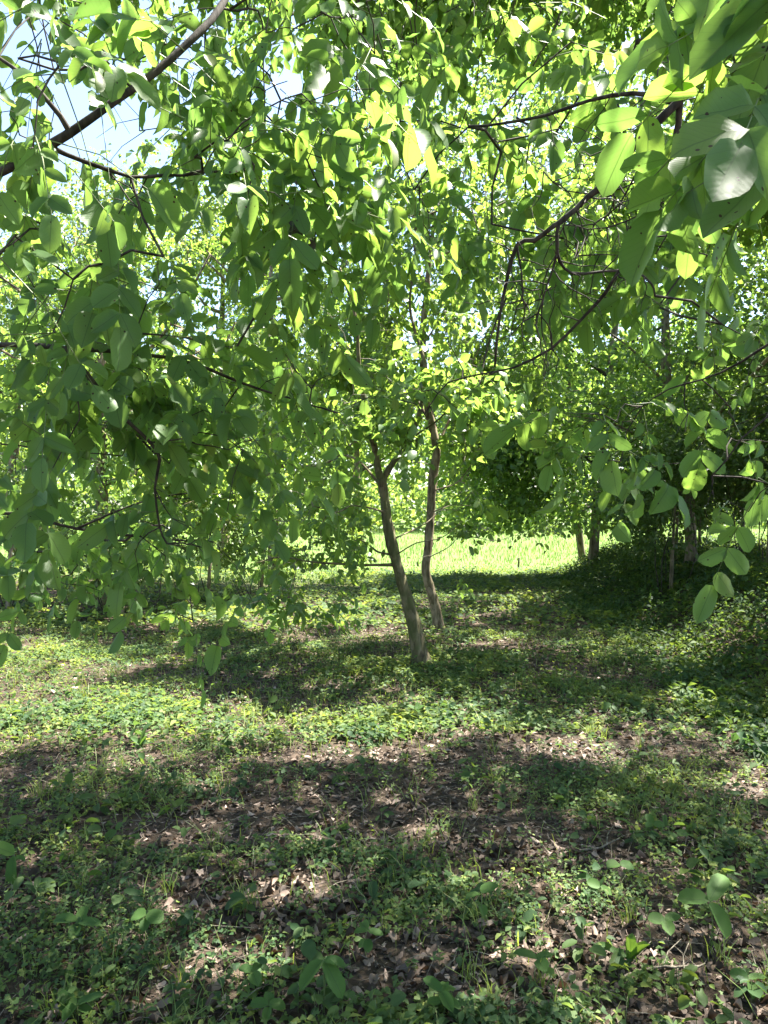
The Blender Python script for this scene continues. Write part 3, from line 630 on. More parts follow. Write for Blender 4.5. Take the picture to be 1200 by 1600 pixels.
# ------------------------------------------------------------------ the two slim walnuts in the middle
b1 = gpt(664, 1042); D1 = b1[1]
def q1(px, py, dd=0): return at(px, py, D1 + dd)
t1 = [b1 - [0, 0, .12], q1(655, 1010), q1(640, 950), q1(627, 905), q1(614, 860), q1(605, 810), q1(599, 765), q1(596, 748)]
T1_limbs = [
    ([q1(596, 752), q1(610, 725, .05), q1(634, 694, .1), q1(655, 640, .2), q1(662, 570, .3), q1(640, 480, .5), q1(650, 400, .6)], .034, .010, M['bark']),
    ([q1(597, 752), q1(591, 735), q1(588, 715), q1(575, 660, -.1), q1(560, 590, -.2), q1(555, 500, -.3), q1(530, 420, -.3)], .040, .009, M['bark']),
    ([q1(622, 884), q1(590, 884, -.1), q1(540, 883, -.3), q1(490, 880, -.5), q1(440, 872, -.7), q1(400, 880, -.9)], .019, .005, M['bark']),
    ([q1(616, 868), q1(590, 862, .2), q1(565, 845, .5), q1(535, 850, .8), q1(500, 830, 1.0)], .013, .004, M['bark']),
    ([q1(604, 805), q1(580, 795, -.2), q1(548, 790, -.4), q1(530, 800, -.5), q1(490, 790, -.7)], .012, .004, M['bark_pale']),
    ([q1(610, 840), q1(640, 830, .2), q1(668, 815, .4), q1(700, 790, .6), q1(735, 790, .8)], .010, .003, M['bark_pale']),
    ([q1(618, 870), q1(650, 850, -.2), q1(690, 840, -.3), q1(720, 815, -.5)], .009, .003, M['bark_pale']),
    ([q1(598, 760), q1(560, 720, .2), q1(520, 700, .5), q1(480, 640, .7), q1(450, 560, .9)], .016, .005, M['bark_pale']),
    ([q1(640, 685, .1), q1(700, 640, .0), q1(740, 560, -.2), q1(770, 500, -.3)], .012, .004, M['bark']),
]
T1_rows = [(530, 660, 560, 715, D1 - 1.2, D1 - .3, 2.2), (620, 740, 600, 700, D1 - 1, D1, 1.5), (400, 640, 430, 620, D1 - 1.2, D1 + 1.2, 5), (430, 720, 330, 520, D1 - .8, D1 + 1.5, 4), (600, 770, 480, 640, D1 - 1, D1 + .8, 3), (380, 560, 620, 760, D1 - 1, D1 + 1.2, 3.2),
           (400, 590, 760, 880, D1 - 1.1, D1 + 1.0, 3), (380, 560, 880, 960, D1 - 1.1, D1 - .2, 1.2), (640, 760, 680, 800, D1 - .6, D1 + .6, 1), (630, 700, 850, 940, D1 - .4, D1 + .2, .5), (480, 800, 150, 380, D1, D1 + 2, 4)]
T1_anch = pxpads(T1_rows, 600, 14)
up = pads([(.6, D1 + 1, 5.6, 1.6, 1.4, .8, 1), (-.8, D1 + .6, 5.0, 1.2, 1.2, .7, 1), (2.0, D1 + .5, 4.6, 1.0, 1.2, .8, .8), (2.6, D1 + 1.4, 5.6, 1.2, 1.2, .8, .8)], 220, 15)
wal_mid = dict(kind='walnut', n=(2, 3), rachis=.24, leaf=.095, pairs=3, tpl=MD3, tpl_split=MID, key='walnut_leaf_mid', spread=1.0)
make_tree('walnut_tree', 'slim walnut with leaning mossy trunk, nearer of the two in the middle', 'tree', 'walnut trees of the grove', b1, (t1, [.083, .078, .068, .060, .055, .052, .050, .046]),
          T1_limbs, np.concatenate([T1_anch, up]), M['bark'], M['twig_pale'], M['walnut_far'], wal_mid, 31, 300, minz=.9, rt=.0018, tns=20)
b2 = gpt(688, 986); D2 = b2[1]
def q2(px, py, dd=0): return at(px, py, D2 + dd)
t2 = [b2 - [0, 0, .12], q2(683, 960), q2(674, 925), q2(666, 895), q2(668, 860), q2(672, 820), q2(674, 780), q2(677, 740), q2(682, 705), q2(676, 670), q2(667, 620), q2(660, 540), q2(668, 440), q2(680, 330)]
T2_limbs = [
    ([q2(676, 764), q2(692, 762, -.1), q2(713, 755, -.2), q2(733, 730, -.3), q2(741, 705, -.3), q2(735, 690, -.3)], .012, .004, M['bark_pale']),
    ([q2(674, 800), q2(690, 795, -.1), q2(708, 775, -.2)], .009, .003, M['bark_pale']),
    ([q2(683, 703), q2(700, 660, .2), q2(730, 600, .4), q2(770, 520, .6), q2(800, 430, .8)], .022, .006, M['bark_pale']),
    ([q2(676, 668), q2(650, 620, .3), q2(610, 560, .6), q2(580, 470, .8)], .020, .006, M['bark_pale']),
    ([q2(668, 872), q2(700, 855, -.5), q2(720, 835, -.8), q2(745, 815, -1.0)], .009, .003),
    ([q2(720, 836, -.8), q2(770, 845, -1.0), q2(800, 838, -1.0), q2(850, 830, -1.1)], .006, .002),
    ([q2(660, 540), q2(700, 480, .3), q2(740, 400, .6), q2(760, 300, .8)], .016, .005, M['bark_pale']),
]
T2_rows = [(600, 860, 330, 560, D2 - 1, D2 + 1.6, 5), (560, 760, 540, 690, D2 - .8, D2 + 1.2, 3), (700, 860, 520, 700, D2 - 1, D2 + .5, 2.5), (690, 880, 815, 850, D2 - 1.3, D2 - .7, .7),
           (540, 660, 700, 860, D2, D2 + 1.3, 1.6), (560, 900, 60, 360, D2 - .5, D2 + 2.2, 6), (640, 720, 860, 920, D2 - .6, D2 - .1, .35)]
T2_anch = pxpads(T2_rows, 620, 17)
make_tree('walnut_tree', 'slim pale walnut with sun flecks on its trunk, farther of the middle pair', 'tree', 'walnut trees of the grove', b2, (t2, [.070, .064, .058, .056, .056, .056, .055, .054, .052, .046, .04, .034, .026, .018]),
          T2_limbs, T2_anch, M['bark_pale'], M['twig_pale'], M['walnut_far'], dict(wal_mid, n=(3, 4)), 32, 300, minz=.9, rt=.0018, tns=20)

# ------------------------------------------------------------------ trees behind: a generic builder with forked limbs
def forked(base, hgt, r, lean, n, seed, spread, z0=.35, up=1.0):
    rr = np.random.default_rng(seed); top = base + np.array([lean[0], lean[1], hgt * .68])
    tr = [base - [0, 0, .15], base + (top - base) * .3 + rr.normal(size=3) * .06, base + (top - base) * .6 + rr.normal(size=3) * .12, top]
    limbs = []
    for i in range(n):
        f = z0 + (.92 - z0) * i / n; p = base + (top - base) * f; a = i * 2.4 + rr.uniform(-.4, .4); l = spread * (1.15 - .6 * f) * rr.uniform(.75, 1.2)
        e = p + np.array([math.cos(a) * l, math.sin(a) * l, l * rr.uniform(.25, .8) * up])
        m = (p + e) / 2 + np.array([0, 0, -.1 * l]) + rr.normal(size=3) * .08 * l
        limbs.append(([p, m, e], r * (.55 - .3 * f), r * .12))
    return (tr, [r, r * .82, r * .55, r * .2]), limbs
def back_tree(name, label, group, base, hgt, r, crown, npads, nanch, style, seed, bark, twig, leafm, split=0, lean=(0, 0), nl=7, spread=2.2, z0=.35, tns=10, padsize=(.25, .45), extra_rows=None, carve=True, avoid=None, cat='tree'):
    tr, limbs = forked(np.asarray(base), hgt, r, lean, nl, seed, spread, z0)
    pd = np.concatenate([crown_pads(c[:3], c[3:6], max(3, int(npads * c[6])), seed + i, padsize) for i, c in enumerate(crown)])
    an = pads(pd, nanch, seed + 9)
    if extra_rows is not None: an = np.concatenate([an, pxpads(extra_rows[0], extra_rows[1], seed + 3)])
    an = an[an[:, 2] > height(an[:, 0], an[:, 1]) + .35]
    return make_tree(name, label, cat, group, base, tr, limbs, an, bark, twig, leafm, style, seed, split, minz=base[2] + hgt * z0 * .5, rt=.003, tns=tns, carve=carve, avoid=avoid)
GR = 'trees along the right bank'; GL = 'trees on the left behind the grove'; GB = 'trees beyond the meadow'
ova = dict(kind='simple', n=26, leaf=.10, size=.42, tpl=OVA, tpl_split=OVA, key='broad_leaf')
g = gpt(1083, 932)
tr_b = [g - [0, 0, .12], at(1081, 890, g[1]), at(1079, 840, g[1]), at(1075, 790, g[1]), at(1060, 720, g[1] + .1), at(1045, 640, g[1] + .2), at(1040, 480, g[1] + .4), at(1050, 300, g[1] + .6)]
rl = []
for (pp, ra) in (([(1075, 800, 0), (1110, 740, -.4), (1160, 690, -.8), (1230, 640, -1.2)], .045), ([(1062, 730, .1), (1010, 690, -.5), (950, 660, -1.0), (890, 650, -1.3)], .035), ([(1045, 650, .2), (1090, 560, .5), (1150, 460, 1.0)], .035),
                 ([(1042, 600, .2), (980, 540, .0), (920, 500, -.3), (860, 470, -.5)], .03), ([(1040, 500, .4), (1000, 400, .6), (960, 300, .8)], .025), ([(1045, 420, .4), (1110, 330, .2), (1180, 260, .0)], .025), ([(1070, 770, .1), (1020, 760, .8), (960, 740, 1.4)], .025)):
    rl.append(([at(a, b, g[1] + c) for a, b, c in pp], ra, .007, M['bark_dark']))
rl.append(([at(1060, 720, g[1] + .1), (5.2, 9.4, 3.8), (6.2, 8.4, 4.4), (6.6, 7.2, 4.7)], .04, .01, M['bark_dark']))
RT1_rows = [(530, 660, 560, 715, D1 - 1.2, D1 - .3, 2.2), (620, 740, 600, 700, D1 - 1, D1, 1.5), (860, 1240, 420, 640, g[1] - 1.6, g[1] + 1.4, 6), (900, 1240, 620, 780, g[1] - 1.2, g[1] + 1.2, 4), (780, 940, 460, 660, g[1] - 1.4, g[1] + .5, 2.5), (900, 1260, 200, 440, g[1] - 1, g[1] + 2, 4), (880, 1020, 740, 830, g[1] - .8, g[1] + .6, .7)]
make_tree('broadleaf_tree', 'tree with thick bare trunk in the dark hedge on the right bank', 'tree', GR, g, (tr_b, [.105, .095, .09, .088, .08, .065, .045, .02]), rl, np.concatenate([pxpads(RT1_rows, 900, 41), pads([(6.6, 9.8, 4.6, 1.6, 2, 1.4, 1), (5.6, 7.6, 4.9, 1.3, 1.4, .8, 1), (6.4, 12, 5.5, 1.5, 1.5, 1.4, 1), (3.3, 8.8, 5.4, 1.0, 1.1, .7, 1), (4.5, 9.3, 5.6, 1.1, 1.2, .7, 1.1), (3.6, 10.4, 6.0, 1.1, 1.1, .7, 1), (7.0, 8.5, 4.8, 1.5, 1.5, 1.0, 1.4), (6.0, 6.6, 4.8, 1.3, 1.3, .8, 1.2), (7.8, 11, 5.2, 1.3, 1.5, 1.2, 1), (4.0, 8.0, 5.3, 1.2, 1.0, .6, 1.5), (5.2, 8.4, 5.4, 1.0, 1.0, .6, 1.5)], 1250, 42)]),
          M['bark_dark'], M['twig'], M['maple'], dict(ova, n=17, leaf=.118, size=.45, tpl=OVA, far=(8.6, LOW, TWO)), 41, 300, minz=1.5, rt=.0022, tns=16)
g2, g3 = gpt(911, 876), gpt(925, 881)
mp = dict(ova, n=17, leaf=.15, size=.62, tpl=LOW)
back_tree('broadleaf_tree', 'left of two close trunks at the meadow edge, crown over the meadow', GR, g2, 13, .10,
          [(2.6, 17.5, 3.4, 2.4, 2.2, 2.3, .35), (3.4, 18.5, 7.0, 3.0, 2.4, 3.0, .4), (2.2, 18, 11.5, 2.6, 2.4, 2.6, .25)], 44, 1250, mp, 51, M['bark_dark'], M['twig'], M['maple'], nl=10, spread=3.2, lean=(-1.2, -.8), z0=.15,
          extra_rows=([(700, 900, 700, 838, 16.0, 19.0, 3), (760, 960, 560, 800, 15.5, 18.5, 3), (660, 880, 360, 580, 15.5, 18.5, 5)], 330))
back_tree('broadleaf_tree', 'right of two close trunks at the meadow edge, below a dense crown', GR, g3, 14, .125,
          [(6.2, 18.0, 3.8, 2.6, 2.2, 2.4, .35), (6.4, 18.5, 7.8, 3.0, 2.4, 3.0, .35), (5.4, 18.5, 12.2, 3.2, 2.4, 2.8, .3)], 44, 1250, mp, 52, M['bark_dark'], M['twig'], M['maple'], nl=10, spread=3.2, lean=(.8, -.6), z0=.17)
g4 = np.array([9.0, 14.5, float(height(9, 14.5))])
back_tree('broadleaf_tree', 'tall shaded tree behind the hedge at the right edge', GR, g4, 12, .14, [(8.0, 14, 5.5, 2.8, 2.4, 3.0, .5), (7.4, 14, 10.5, 3.2, 2.6, 3.0, .5)], 40, 900, mp, 53, M['bark_dark'], M['twig'], M['maple'], nl=9, spread=2.8)
# hedge shrubs on the bank: several stems each
def shrub(label, group, base, hgt, rad, nst, nanch, style, seed, leafm, name='shrub', split=0):
    rr = np.random.default_rng(seed); base = np.asarray(base, float); limbs = []
    root_tr = ([base - [0, 0, .1], base + [.03, 0, hgt * .25], base + [.1, .05, hgt * .55]], [.035, .028, .012])
    for i in range(nst):
        a = rr.uniform(0, 6.28); o = np.array([math.cos(a), math.sin(a), 0]) * rad * rr.uniform(.1, .45)
        p0 = base + o * .8; p0[2] = float(height(p0[0], p0[1])) - .08
        b_ = rr.normal(size=3) * .16; limbs.append(([p0, p0 + o * .3 + b_ * [1, 1, 0] + [0, 0, hgt * .22], p0 + o * .8 - b_ * [.6, .6, 0] + [0, 0, hgt * .5], p0 + o * 1.4 + [rr.normal() * .35, rr.normal() * .35, hgt * rr.uniform(.55, .85)]], rr.uniform(.005, .012), .003))
    pd = crown_pads(base + [0, 0, hgt * .58], (rad, rad, hgt * .48), 16, seed + 2, (.3, .5))
    an = pads(pd, nanch, seed + 4); an = an[an[:, 2] > height(an[:, 0], an[:, 1]) + .15]
    make_tree(name, label, 'shrub', group, base, root_tr, limbs, an, M['bark_dark'], M['twig'], leafm, style, seed, split, minz=base[2] + .2, rt=.0018, tns=8)
shr = dict(ova, n=20, leaf=.085, size=.34, tpl=LOW, asp=.75)
GS = 'hedge shrubs on the right bank'
def G(x, y): return np.array([x, y, float(height(x, y))])
shrub('dark hedge shrub at the right edge, just right of the thick trunk', GS, G(5.5, 10.6), 3.2, 1.0, 4, 260, shr, 61, M['shrub'])
shrub('dark shrub of thin bare stems left of the thick trunk', GS, G(4.5, 11.6), 2.8, .9, 5, 260, shr, 62, M['shrub'])
shrub('thin shrub filling the hedge between thick trunk and paired trunks', GS, G(5.6, 14.2), 3.0, 1.2, 4, 300, shr, 63, M['shrub'])
shrub('tall hedge shrub behind the thick trunk on the bank', GS, G(6.0, 12.4), 4.0, 1.3, 4, 360, shr, 64, M['shrub'])
shrub('low hedge shrub cut by the right edge above the bank', GS, G(5.9, 8.9), 2.4, 1.0, 6, 160, shr, 65, M['shrub'])
shrub('dense shrub closing the meadow gap right of the paired trunks', GS, G(6.9, 16.2), 3.6, 1.3, 8, 330, dict(shr, leaf=.10), 66, M['shrub'])
shrub('broad dark shrub behind the hedge, seen past the thick trunk', GS, G(8.0, 14.4), 3.8, 1.4, 8, 330, dict(shr, leaf=.10), 67, M['shrub'])
shrub('low leafy shrub hugging the foot of the paired trunks', GS, G(6.3, 18.6), 1.5, 1.0, 6, 150, dict(shr, leaf=.10), 68, M['shrub'])
shrub('dark shrub at the right edge behind the low hedge shrub', GS, G(6.9, 11.2), 3.4, 1.2, 8, 260, shr, 69, M['shrub'])
# left side
g5 = G(-4.6, 12.0)
lf = dict(kind='walnut', n=(3, 4), rachis=.28, leaf=.11, pairs=3, tpl=LOW, spread=1.0)
back_tree('walnut_tree', 'sunlit walnut with grey limbs behind the leaves at left', 'walnut trees of the grove', g5, 8.0, .12, [(-4.6, 12, 5.0, 2.6, 2.0, 2.6, .6), (-3.6, 11.6, 2.6, 2.2, 1.6, 1.4, .4), (-2.0, 10.2, 3.6, 1.6, 1.0, .7, .25), (-.5, 10.4, 3.9, 1.2, 1.0, .6, .2)], 56, 1000, lf, 71, M['bark_pale'], M['bark_pale'], M['walnut_far'], nl=9, spread=2.6, avoid=sky_gap)
g6 = G(-2.3, 15.5)
back_tree('walnut_tree', 'tall walnut behind the middle pair, left of their trunks', 'walnut trees of the grove', g6, 11.0, .13, [(-2.2, 15.5, 4.0, 2.2, 1.8, 2.4, .35), (-1.6, 15.5, 8.0, 2.6, 2.0, 3.0, .4), (-.6, 15.5, 11.8, 2.6, 2.0, 2.2, .25)], 50, 950, lf, 72, M['bark_pale'], M['bark_pale'], M['walnut_far'], nl=10, spread=2.8)
g7 = G(-9.5, 19)
back_tree('broadleaf_tree', 'bright tree below the blue sky at upper left', GL, g7, 10.5, .15, [(-9, 18.5, 6.0, 3.4, 2.4, 3.6, .7), (-7.0, 18.5, 8.2, 2.6, 2.0, 2.2, .4)], 50, 1000, dict(mp, leaf=.13), 73, M['bark_pale'], M['twig_pale'], M['bgleaf'], nl=9, spread=3)
g8 = G(-5.0, 23)
back_tree('broadleaf_tree', 'tall leafy tree behind the tall walnut left of the trunks', GL, g8, 14, .2, [(-5.0, 23, 5.0, 3.4, 2.4, 3.6, .4), (-4.4, 23, 10.5, 3.4, 2.4, 3.6, .6)], 46, 900, dict(mp, leaf=.16), 74, M['bark_pale'], M['twig_pale'], M['bgleaf'], nl=9, spread=3)
GS2 = 'shrubs in the shade on the left'
shrub('dark small leaved shrub at the left edge of the grove', GS2, G(-5.4, 10.6), 2.6, 1.2, 7, 170, shr, 81, M['shrub'])
shrub('shaded shrub under the hanging boughs at left', GS2, G(-3.9, 11.0), 2.0, 1.0, 7, 140, shr, 82, M['shrub'])
shrub('bright leafy shrub behind the lowest hanging boughs at left', GS2, G(-3.0, 12.6), 2.6, 1.2, 5, 220, dict(shr, leaf=.10), 84, M['bgleaf'])
shrub('bushy shrub behind the horizontal branch of the leaning walnut', GS2, G(-2.2, 13.2), 2.2, 1.1, 7, 150, dict(shr, leaf=.075), 83, M['bgleaf'])
# beyond the meadow
bgl = dict(ova, n=22, leaf=.35, size=1.0, tpl=TWO, flat=.5)
spots = [(-26, 46, 13, 'rounded tree far behind the meadow at the left'), (-17, 50, 15, 'tall tree far behind the grey limbed walnut'), (-9, 46, 13, 'tree beyond the meadow behind the middle of the left boughs'), (-2, 52, 16, 'tree beyond the meadow left of the leaning trunk'),
         (5, 48, 14, 'tree beyond the meadow between the middle pair and the stake'), (12, 54, 17, 'tree beyond the meadow behind the paired trunks'), (20, 48, 14, 'tree beyond the meadow behind the right hedge'), (29, 52, 16, 'farthest right tree beyond the meadow')]
for i, (x, y, h, lab) in enumerate(spots):
    back_tree('broadleaf_tree', lab, GB, G(x, y), h, .28, [(x, y, h * .48, 4.8, 3.6, h * .46, 1)], 34, 280, bgl, 90 + i, M['bark_dark'], M['twig'], M['bgleaf'], nl=7, spread=4, carve=False, padsize=(.22, .4))

r_ = np.random.default_rng(400); n = 22000; x = r_.uniform(-75, 75, n); y = r_.uniform(62, 76, n); top = 9 + 8 * fbm(x * .12, y * .05, 3); z = .5 + top * r_.random(n) ** .8
P = np.stack([x, y, z], 1); D = unit(r_.normal(size=(n, 3)) + [0, 0, -.4]); Nn = unit(r_.normal(size=(n, 3)) * .6 + [0, -.3, .8]); L = r_.uniform(.6, 1.2, n)
obj('distant_woodland', leaves_mesh('distant_woodland', np.concatenate([P, D, Nn, L[:, None], (L * .75)[:, None]], 1), TWO, 9), M['bgleaf'], kind='stuff', label='distant wood closing the view behind the meadow')
n = 15000; x = r_.uniform(-34, 36, n); y = r_.uniform(40, 44, n); top = 1.6 + 2.6 * fbm(x * .3, y * .1, 8); z = .4 + top * r_.random(n) ** .8
P = np.stack([x, y, z], 1); D = unit(r_.normal(size=(n, 3)) + [0, 0, -.4]); Nn = unit(r_.normal(size=(n, 3)) * .6 + [0, -.3, .8]); L = r_.uniform(.2, .4, n)
obj('meadow_thicket', leaves_mesh('meadow_thicket', np.concatenate([P, D, Nn, L[:, None], (L * .75)[:, None]], 1), TWO, 10), M['bgleaf'], kind='stuff', label='low thicket along the far side of the meadow')

# ------------------------------------------------------------------ leaf litter, herbs, grass
def ground_pts(n, d0, d1, half=.60, extra=.9, seed=0, pw=1.0):
    r = np.random.default_rng(seed); u = r.random(n)
    d = (d0 ** (2 - pw) + u * (d1 ** (2 - pw) - d0 ** (2 - pw))) ** (1 / (2 - pw)) if pw != 2 else d0 * (d1 / d0) ** u
    x = r.uniform(-1, 1, n) * (half * d + extra); return x, d
def bare(x, y):
    """where the herbs leave the litter open (0..1)"""
    b = sm(.55, .70, fbm(x * .95 + 3, y * .95, 41)) * .75
    for (px, py, rx, ry) in ((480, 985, 1.3, .5), (765, 1015, .7, .45), (870, 1170, 1.0, .45), (560, 1270, .9, .5), (330, 1300, .5, .25), (820, 1330, .6, .35), (700, 1500, .5, .3), (1000, 1480, .45, .2), (1010, 1050, .5, .4), (600, 1190, .8, .35), (420, 1400, .5, .3)):
        c = gpt(px, py); q = ((x - c[0]) / rx) ** 2 + ((y - c[1]) / ry) ** 2; b = np.maximum(b, .95 * (1 - sm(.4, 1.3, q + .6 * (vn(x * 4, y * 4, 77) - .5))))
    return b * (1 - sm(9.5, 11.5, y))
DEAD = [(470, 1570, 'dry leaf on the ground left of the two leaved large seedling'), (712, 1440, 'curled dead leaf left of the bright rounded seedling'), (940, 1515, 'brown leaf lying left of the upright dock plant'), (1155, 1470, 'dry leaf right of the largest seedling'),
        (985, 1400, 'dead leaf below the one wide leaf seedling'), (900, 1425, 'dead leaf left of the pair of oval leaves'), (995, 1300, 'lit dry leaf beside the yellowish seedling'), (60, 1370, 'pale dry leaf right of the plant at the left edge'), (210, 1315, 'lit dead leaf right of the grey green single leaf plant'),
        (245, 1322, 'larger lit dead leaf in the left litter patch'), (360, 1555, 'dead leaf left of the three lobed bright plant'), (160, 1490, 'dry leaf under the shaded spreading plant'), (265, 1480, 'dry leaf right of the round leaved shaded plant'), (540, 1490, 'dead leaf left of the leafy bottom seedling'),
        (770, 1570, 'orange brown dry leaf on the bottom litter patch'), (805, 1585, 'curled leaf at the thin curved bottom twig'), (735, 1575, 'dry leaf right of the pointed leaf clump'), (1075, 1490, 'dead leaf between clover like plant and largest seedling'), (1120, 1360, 'dry leaf under the short thick twig'), (640, 1400, 'dead leaf under the dark twig left of the rounded seedling')]
def litter():
    out = []
    for (n, d0, d1, s) in ((22000, 1.7, 5, .036), (24000, 5, 11.5, .050)):
        x, y = ground_pts(n, d0, d1, seed=int(d0 * 10), pw=.6); r = np.random.default_rng(n)
        k = r.random(len(x)) < .45 + .55 * bare(x, y); x, y = x[k], y[k]; n2 = len(x)
        P = np.stack([x, y, height(x, y) + r.uniform(.002, .018, n2)], 1)
        a = r.uniform(0, 6.28, n2); D = unit(np.stack([np.cos(a), np.sin(a), r.normal(size=n2) * .12], 1))
        Nn = unit(np.stack([r.normal(size=n2) * .28, r.normal(size=n2) * .28, np.ones(n2)], 1)); L = s * r.uniform(.35, 1.7, n2)
        out.append(np.concatenate([P, D, Nn, L[:, None], (L * r.uniform(.35, .62, n2))[:, None]], 1))
    r = np.random.default_rng(5); x, y = ground_pts(20000, 1.7, 6.5, seed=66, pw=.8); n2 = len(x); a = r.uniform(0, 6.28, n2); L = r.uniform(.008, .024, n2)
    out.append(np.concatenate([np.stack([x, y, height(x, y) + r.uniform(.001, .012, n2)], 1), unit(np.stack([np.cos(a), np.sin(a), r.normal(size=n2) * .25], 1)), unit(np.stack([r.normal(size=n2) * .4, r.normal(size=n2) * .4, np.ones(n2)], 1)), L[:, None], (L * r.uniform(.2, .8, n2))[:, None]], 1))
    A = np.concatenate(out); A = np.concatenate([A[:-n2], A[-n2:]])
    global LITTER_PICK
    m = np.zeros(len(A), bool); C = A[:, :3]; A[:, 9] = A[:, 9]
    LEAF_MESH['dead'] = [mesh_of('dead_leaf', *t) for t in CURL]
    for me in LEAF_MESH['dead']: me.materials.append(M['litter'])
    for j, (px, py, lab) in enumerate(DEAD):
        g_ = gpt(px, py); i = int(np.argmin(((C - g_) ** 2).sum(1) + m * 9)); m[i] = True
        A[i, 9:11] *= 1.5; A[i, 2] += .02
    X, D, Z = frames(A)
    for j, i in enumerate(np.where(m)[0]):
        g_ = [np.sum((gpt(q[0], q[1]) - A[i, :3]) ** 2) for q in DEAD]; lab = DEAD[int(np.argmin(g_))][2]
        o = obj('fallen_leaf', LEAF_MESH['dead'][j % 6], None, label=lab, cat='fallen leaf', group='fallen leaves in the foreground')
        L, W, p = A[i, 9], A[i, 10], A[i, :3]
        o.matrix_world = Matrix(((X[i][0] * W, D[i][0] * L, Z[i][0] * L, p[0]), (X[i][1] * W, D[i][1] * L, Z[i][1] * L, p[1]), (X[i][2] * W, D[i][2] * L, Z[i][2] * L, p[2]), (0, 0, 0, 1)))
    obj('leaf_litter', leaves_mesh('leaf_litter', A[~m & (A[:, 9] >= .022)], CURL, 3, (4.0, CURL2)), M['litter'], kind='stuff', label='brown leaf litter over the ground of the grove')
    obj('litter_crumbs', leaves_mesh('litter_crumbs', A[~m & (A[:, 9] < .022)], TWO, 3), M['litter'], kind='stuff', label='crumbled bits of dead leaves on the soil')
    # fine dead stalks and twiglets
    b = Bag(); r = np.random.default_rng(77); x, y = ground_pts(2600, 1.7, 8, seed=5, pw=.9)
    for xi, yi in zip(x, y):
        a = r.uniform(0, 6.28); l = r.uniform(.04, .16); c = np.array([xi, yi, float(height(xi, yi)) + .012]); d = np.array([math.cos(a), math.sin(a), r.normal() * .15]) * l
        b.add(*tube(np.array([c - d, c + r.normal(size=3) * .015 + [0, 0, .012], c + d]), [.0018, .0015, .001], 3))
    obj('dead_stalks', b.mesh('dead_stalks'), M['twig_pale'], kind='stuff', label='thin dead stalks strewn through the leaf litter')
litter()
def herbs():
    lv = Leaves(); lob = Leaves(); far = Leaves(); st = Bag(); r = np.random.default_rng(202)
    for (n, d0, d1, ls, hh, nl, pw) in ((16000, 1.7, 5, .023, .060, 7, .5), (20000, 5, 10, .037, .07, 6, .4), (11000, 10, 20, .08, .10, 4, .5)):
        x, y = ground_pts(n, d0, d1, seed=int(d0 * 7) + 1, pw=pw)
        k = r.random(n) < (1 - .93 * bare(x, y)) * (.32 + .68 * sm(.38, .60, fbm(x * 1.6, y * 1.6, 15))) * np.where(y < 4.6, .85, 1) ; k |= (y > 10)
        k &= (x < 3.4 + .10 * (y - 6)) | (r.random(n) < .6)
        x, y = x[k], y[k]; n2 = len(x); z = height(x, y)
        for j in range(nl):
            a = j * 2.399 + r.uniform(0, 6.28, n2) * .35 + x * 40; up = r.uniform(.2, 1, n2) * hh * (.35 + 1.3 * vn(x * 1.1 + 5, y * 1.1, 87))
            rad = r.uniform(.1, 1, n2) * ls * 1.1
            P = np.stack([x + np.cos(a) * rad * .6, y + np.sin(a) * rad * .6, z + up], 1)
            D = unit(np.stack([np.cos(a), np.sin(a), r.normal(size=n2) * .35 - .05], 1)); Nn = unit(np.stack([r.normal(size=n2) * .4, r.normal(size=n2) * .4 - .15, np.ones(n2)], 1))
            L = ls * r.uniform(.55, 1.35, n2) * (.6 + .9 * vn(x * 1.3, y * 1.3, 88))
            if d0 > 9: far.add(P, D, Nn, L, L * .7)
            else:
                c = r.random(n2) < (.5 if d0 < 4 else .25)
                lob.add(P[c], D[c], Nn[c], L[c], L[c] * 1.05); lv.add(P[~c], D[~c], Nn[~c], L[~c], L[~c] * .62)
        if d0 < 4:
            for i in range(0, n2, 2):
                p = np.array([x[i], y[i], z[i] - .005]); st.add(*tube(np.array([p, p + r.normal(size=3) * .012 + [0, 0, hh * .5], p + r.normal(size=3) * .02 + [0, 0, hh * .95]]), [.0013, .0011, .0008], 3))
    obj('ground_herbs', leaves_mesh('ground_herbs', lv.arr(), OVA, 4, (4.3, LOW)), M['herb'], kind='stuff', label='low small leaved herbs carpeting the grove floor')
    obj('ground_ivy', leaves_mesh('ground_ivy', lob.arr(), LOB, 5), M['herb'], kind='stuff', label='lobed ground ivy leaves among the herbs')
    obj('green_carpet', leaves_mesh('green_carpet', far.arr(), LOW, 6), M['herb'], kind='stuff', label='even green herb carpet behind the middle trunks')
    wl = Leaves(); x, y = ground_pts(1500, 1.7, 7.5, seed=91, pw=.7); k = r.random(len(x)) < 1 - .8 * bare(x, y); x, y = x[k], y[k]; z = height(x, y); m = len(x); sz = r.uniform(.5, 1.3, m); hh_ = r.uniform(.03, .13, m) * sz
    for j in range(6):
        k = r.random(m) < .8; a = r.uniform(0, 6.28, m); up_ = hh_ * (.35 + .65 * j / 5); P = np.stack([x, y, z + up_], 1) + r.normal(size=(m, 3)) * .006
        D = unit(np.stack([np.cos(a), np.sin(a), r.normal(size=m) * .45], 1)); Nn = unit(np.stack([r.normal(size=m) * .45, r.normal(size=m) * .45 - .1, np.ones(m)], 1)); L = .05 * sz * r.uniform(.6, 1.3, m)
        wl.add((P + D * .012)[k], D[k], Nn[k], L[k], (L * r.uniform(.4, .75, m))[k])
    for i in range(m):
        p = np.array([x[i], y[i], z[i] - .005]); st.add(*tube(np.array([p, p + [0, 0, hh_[i] * .5], p + [0, 0, hh_[i]]]), [.0018, .0015, .001], 3))
    obj('weeds', leaves_mesh('weeds', wl.arr(), MID, 14), M['nettle'], kind='stuff', label='scattered broader weeds standing out of the herb carpet')
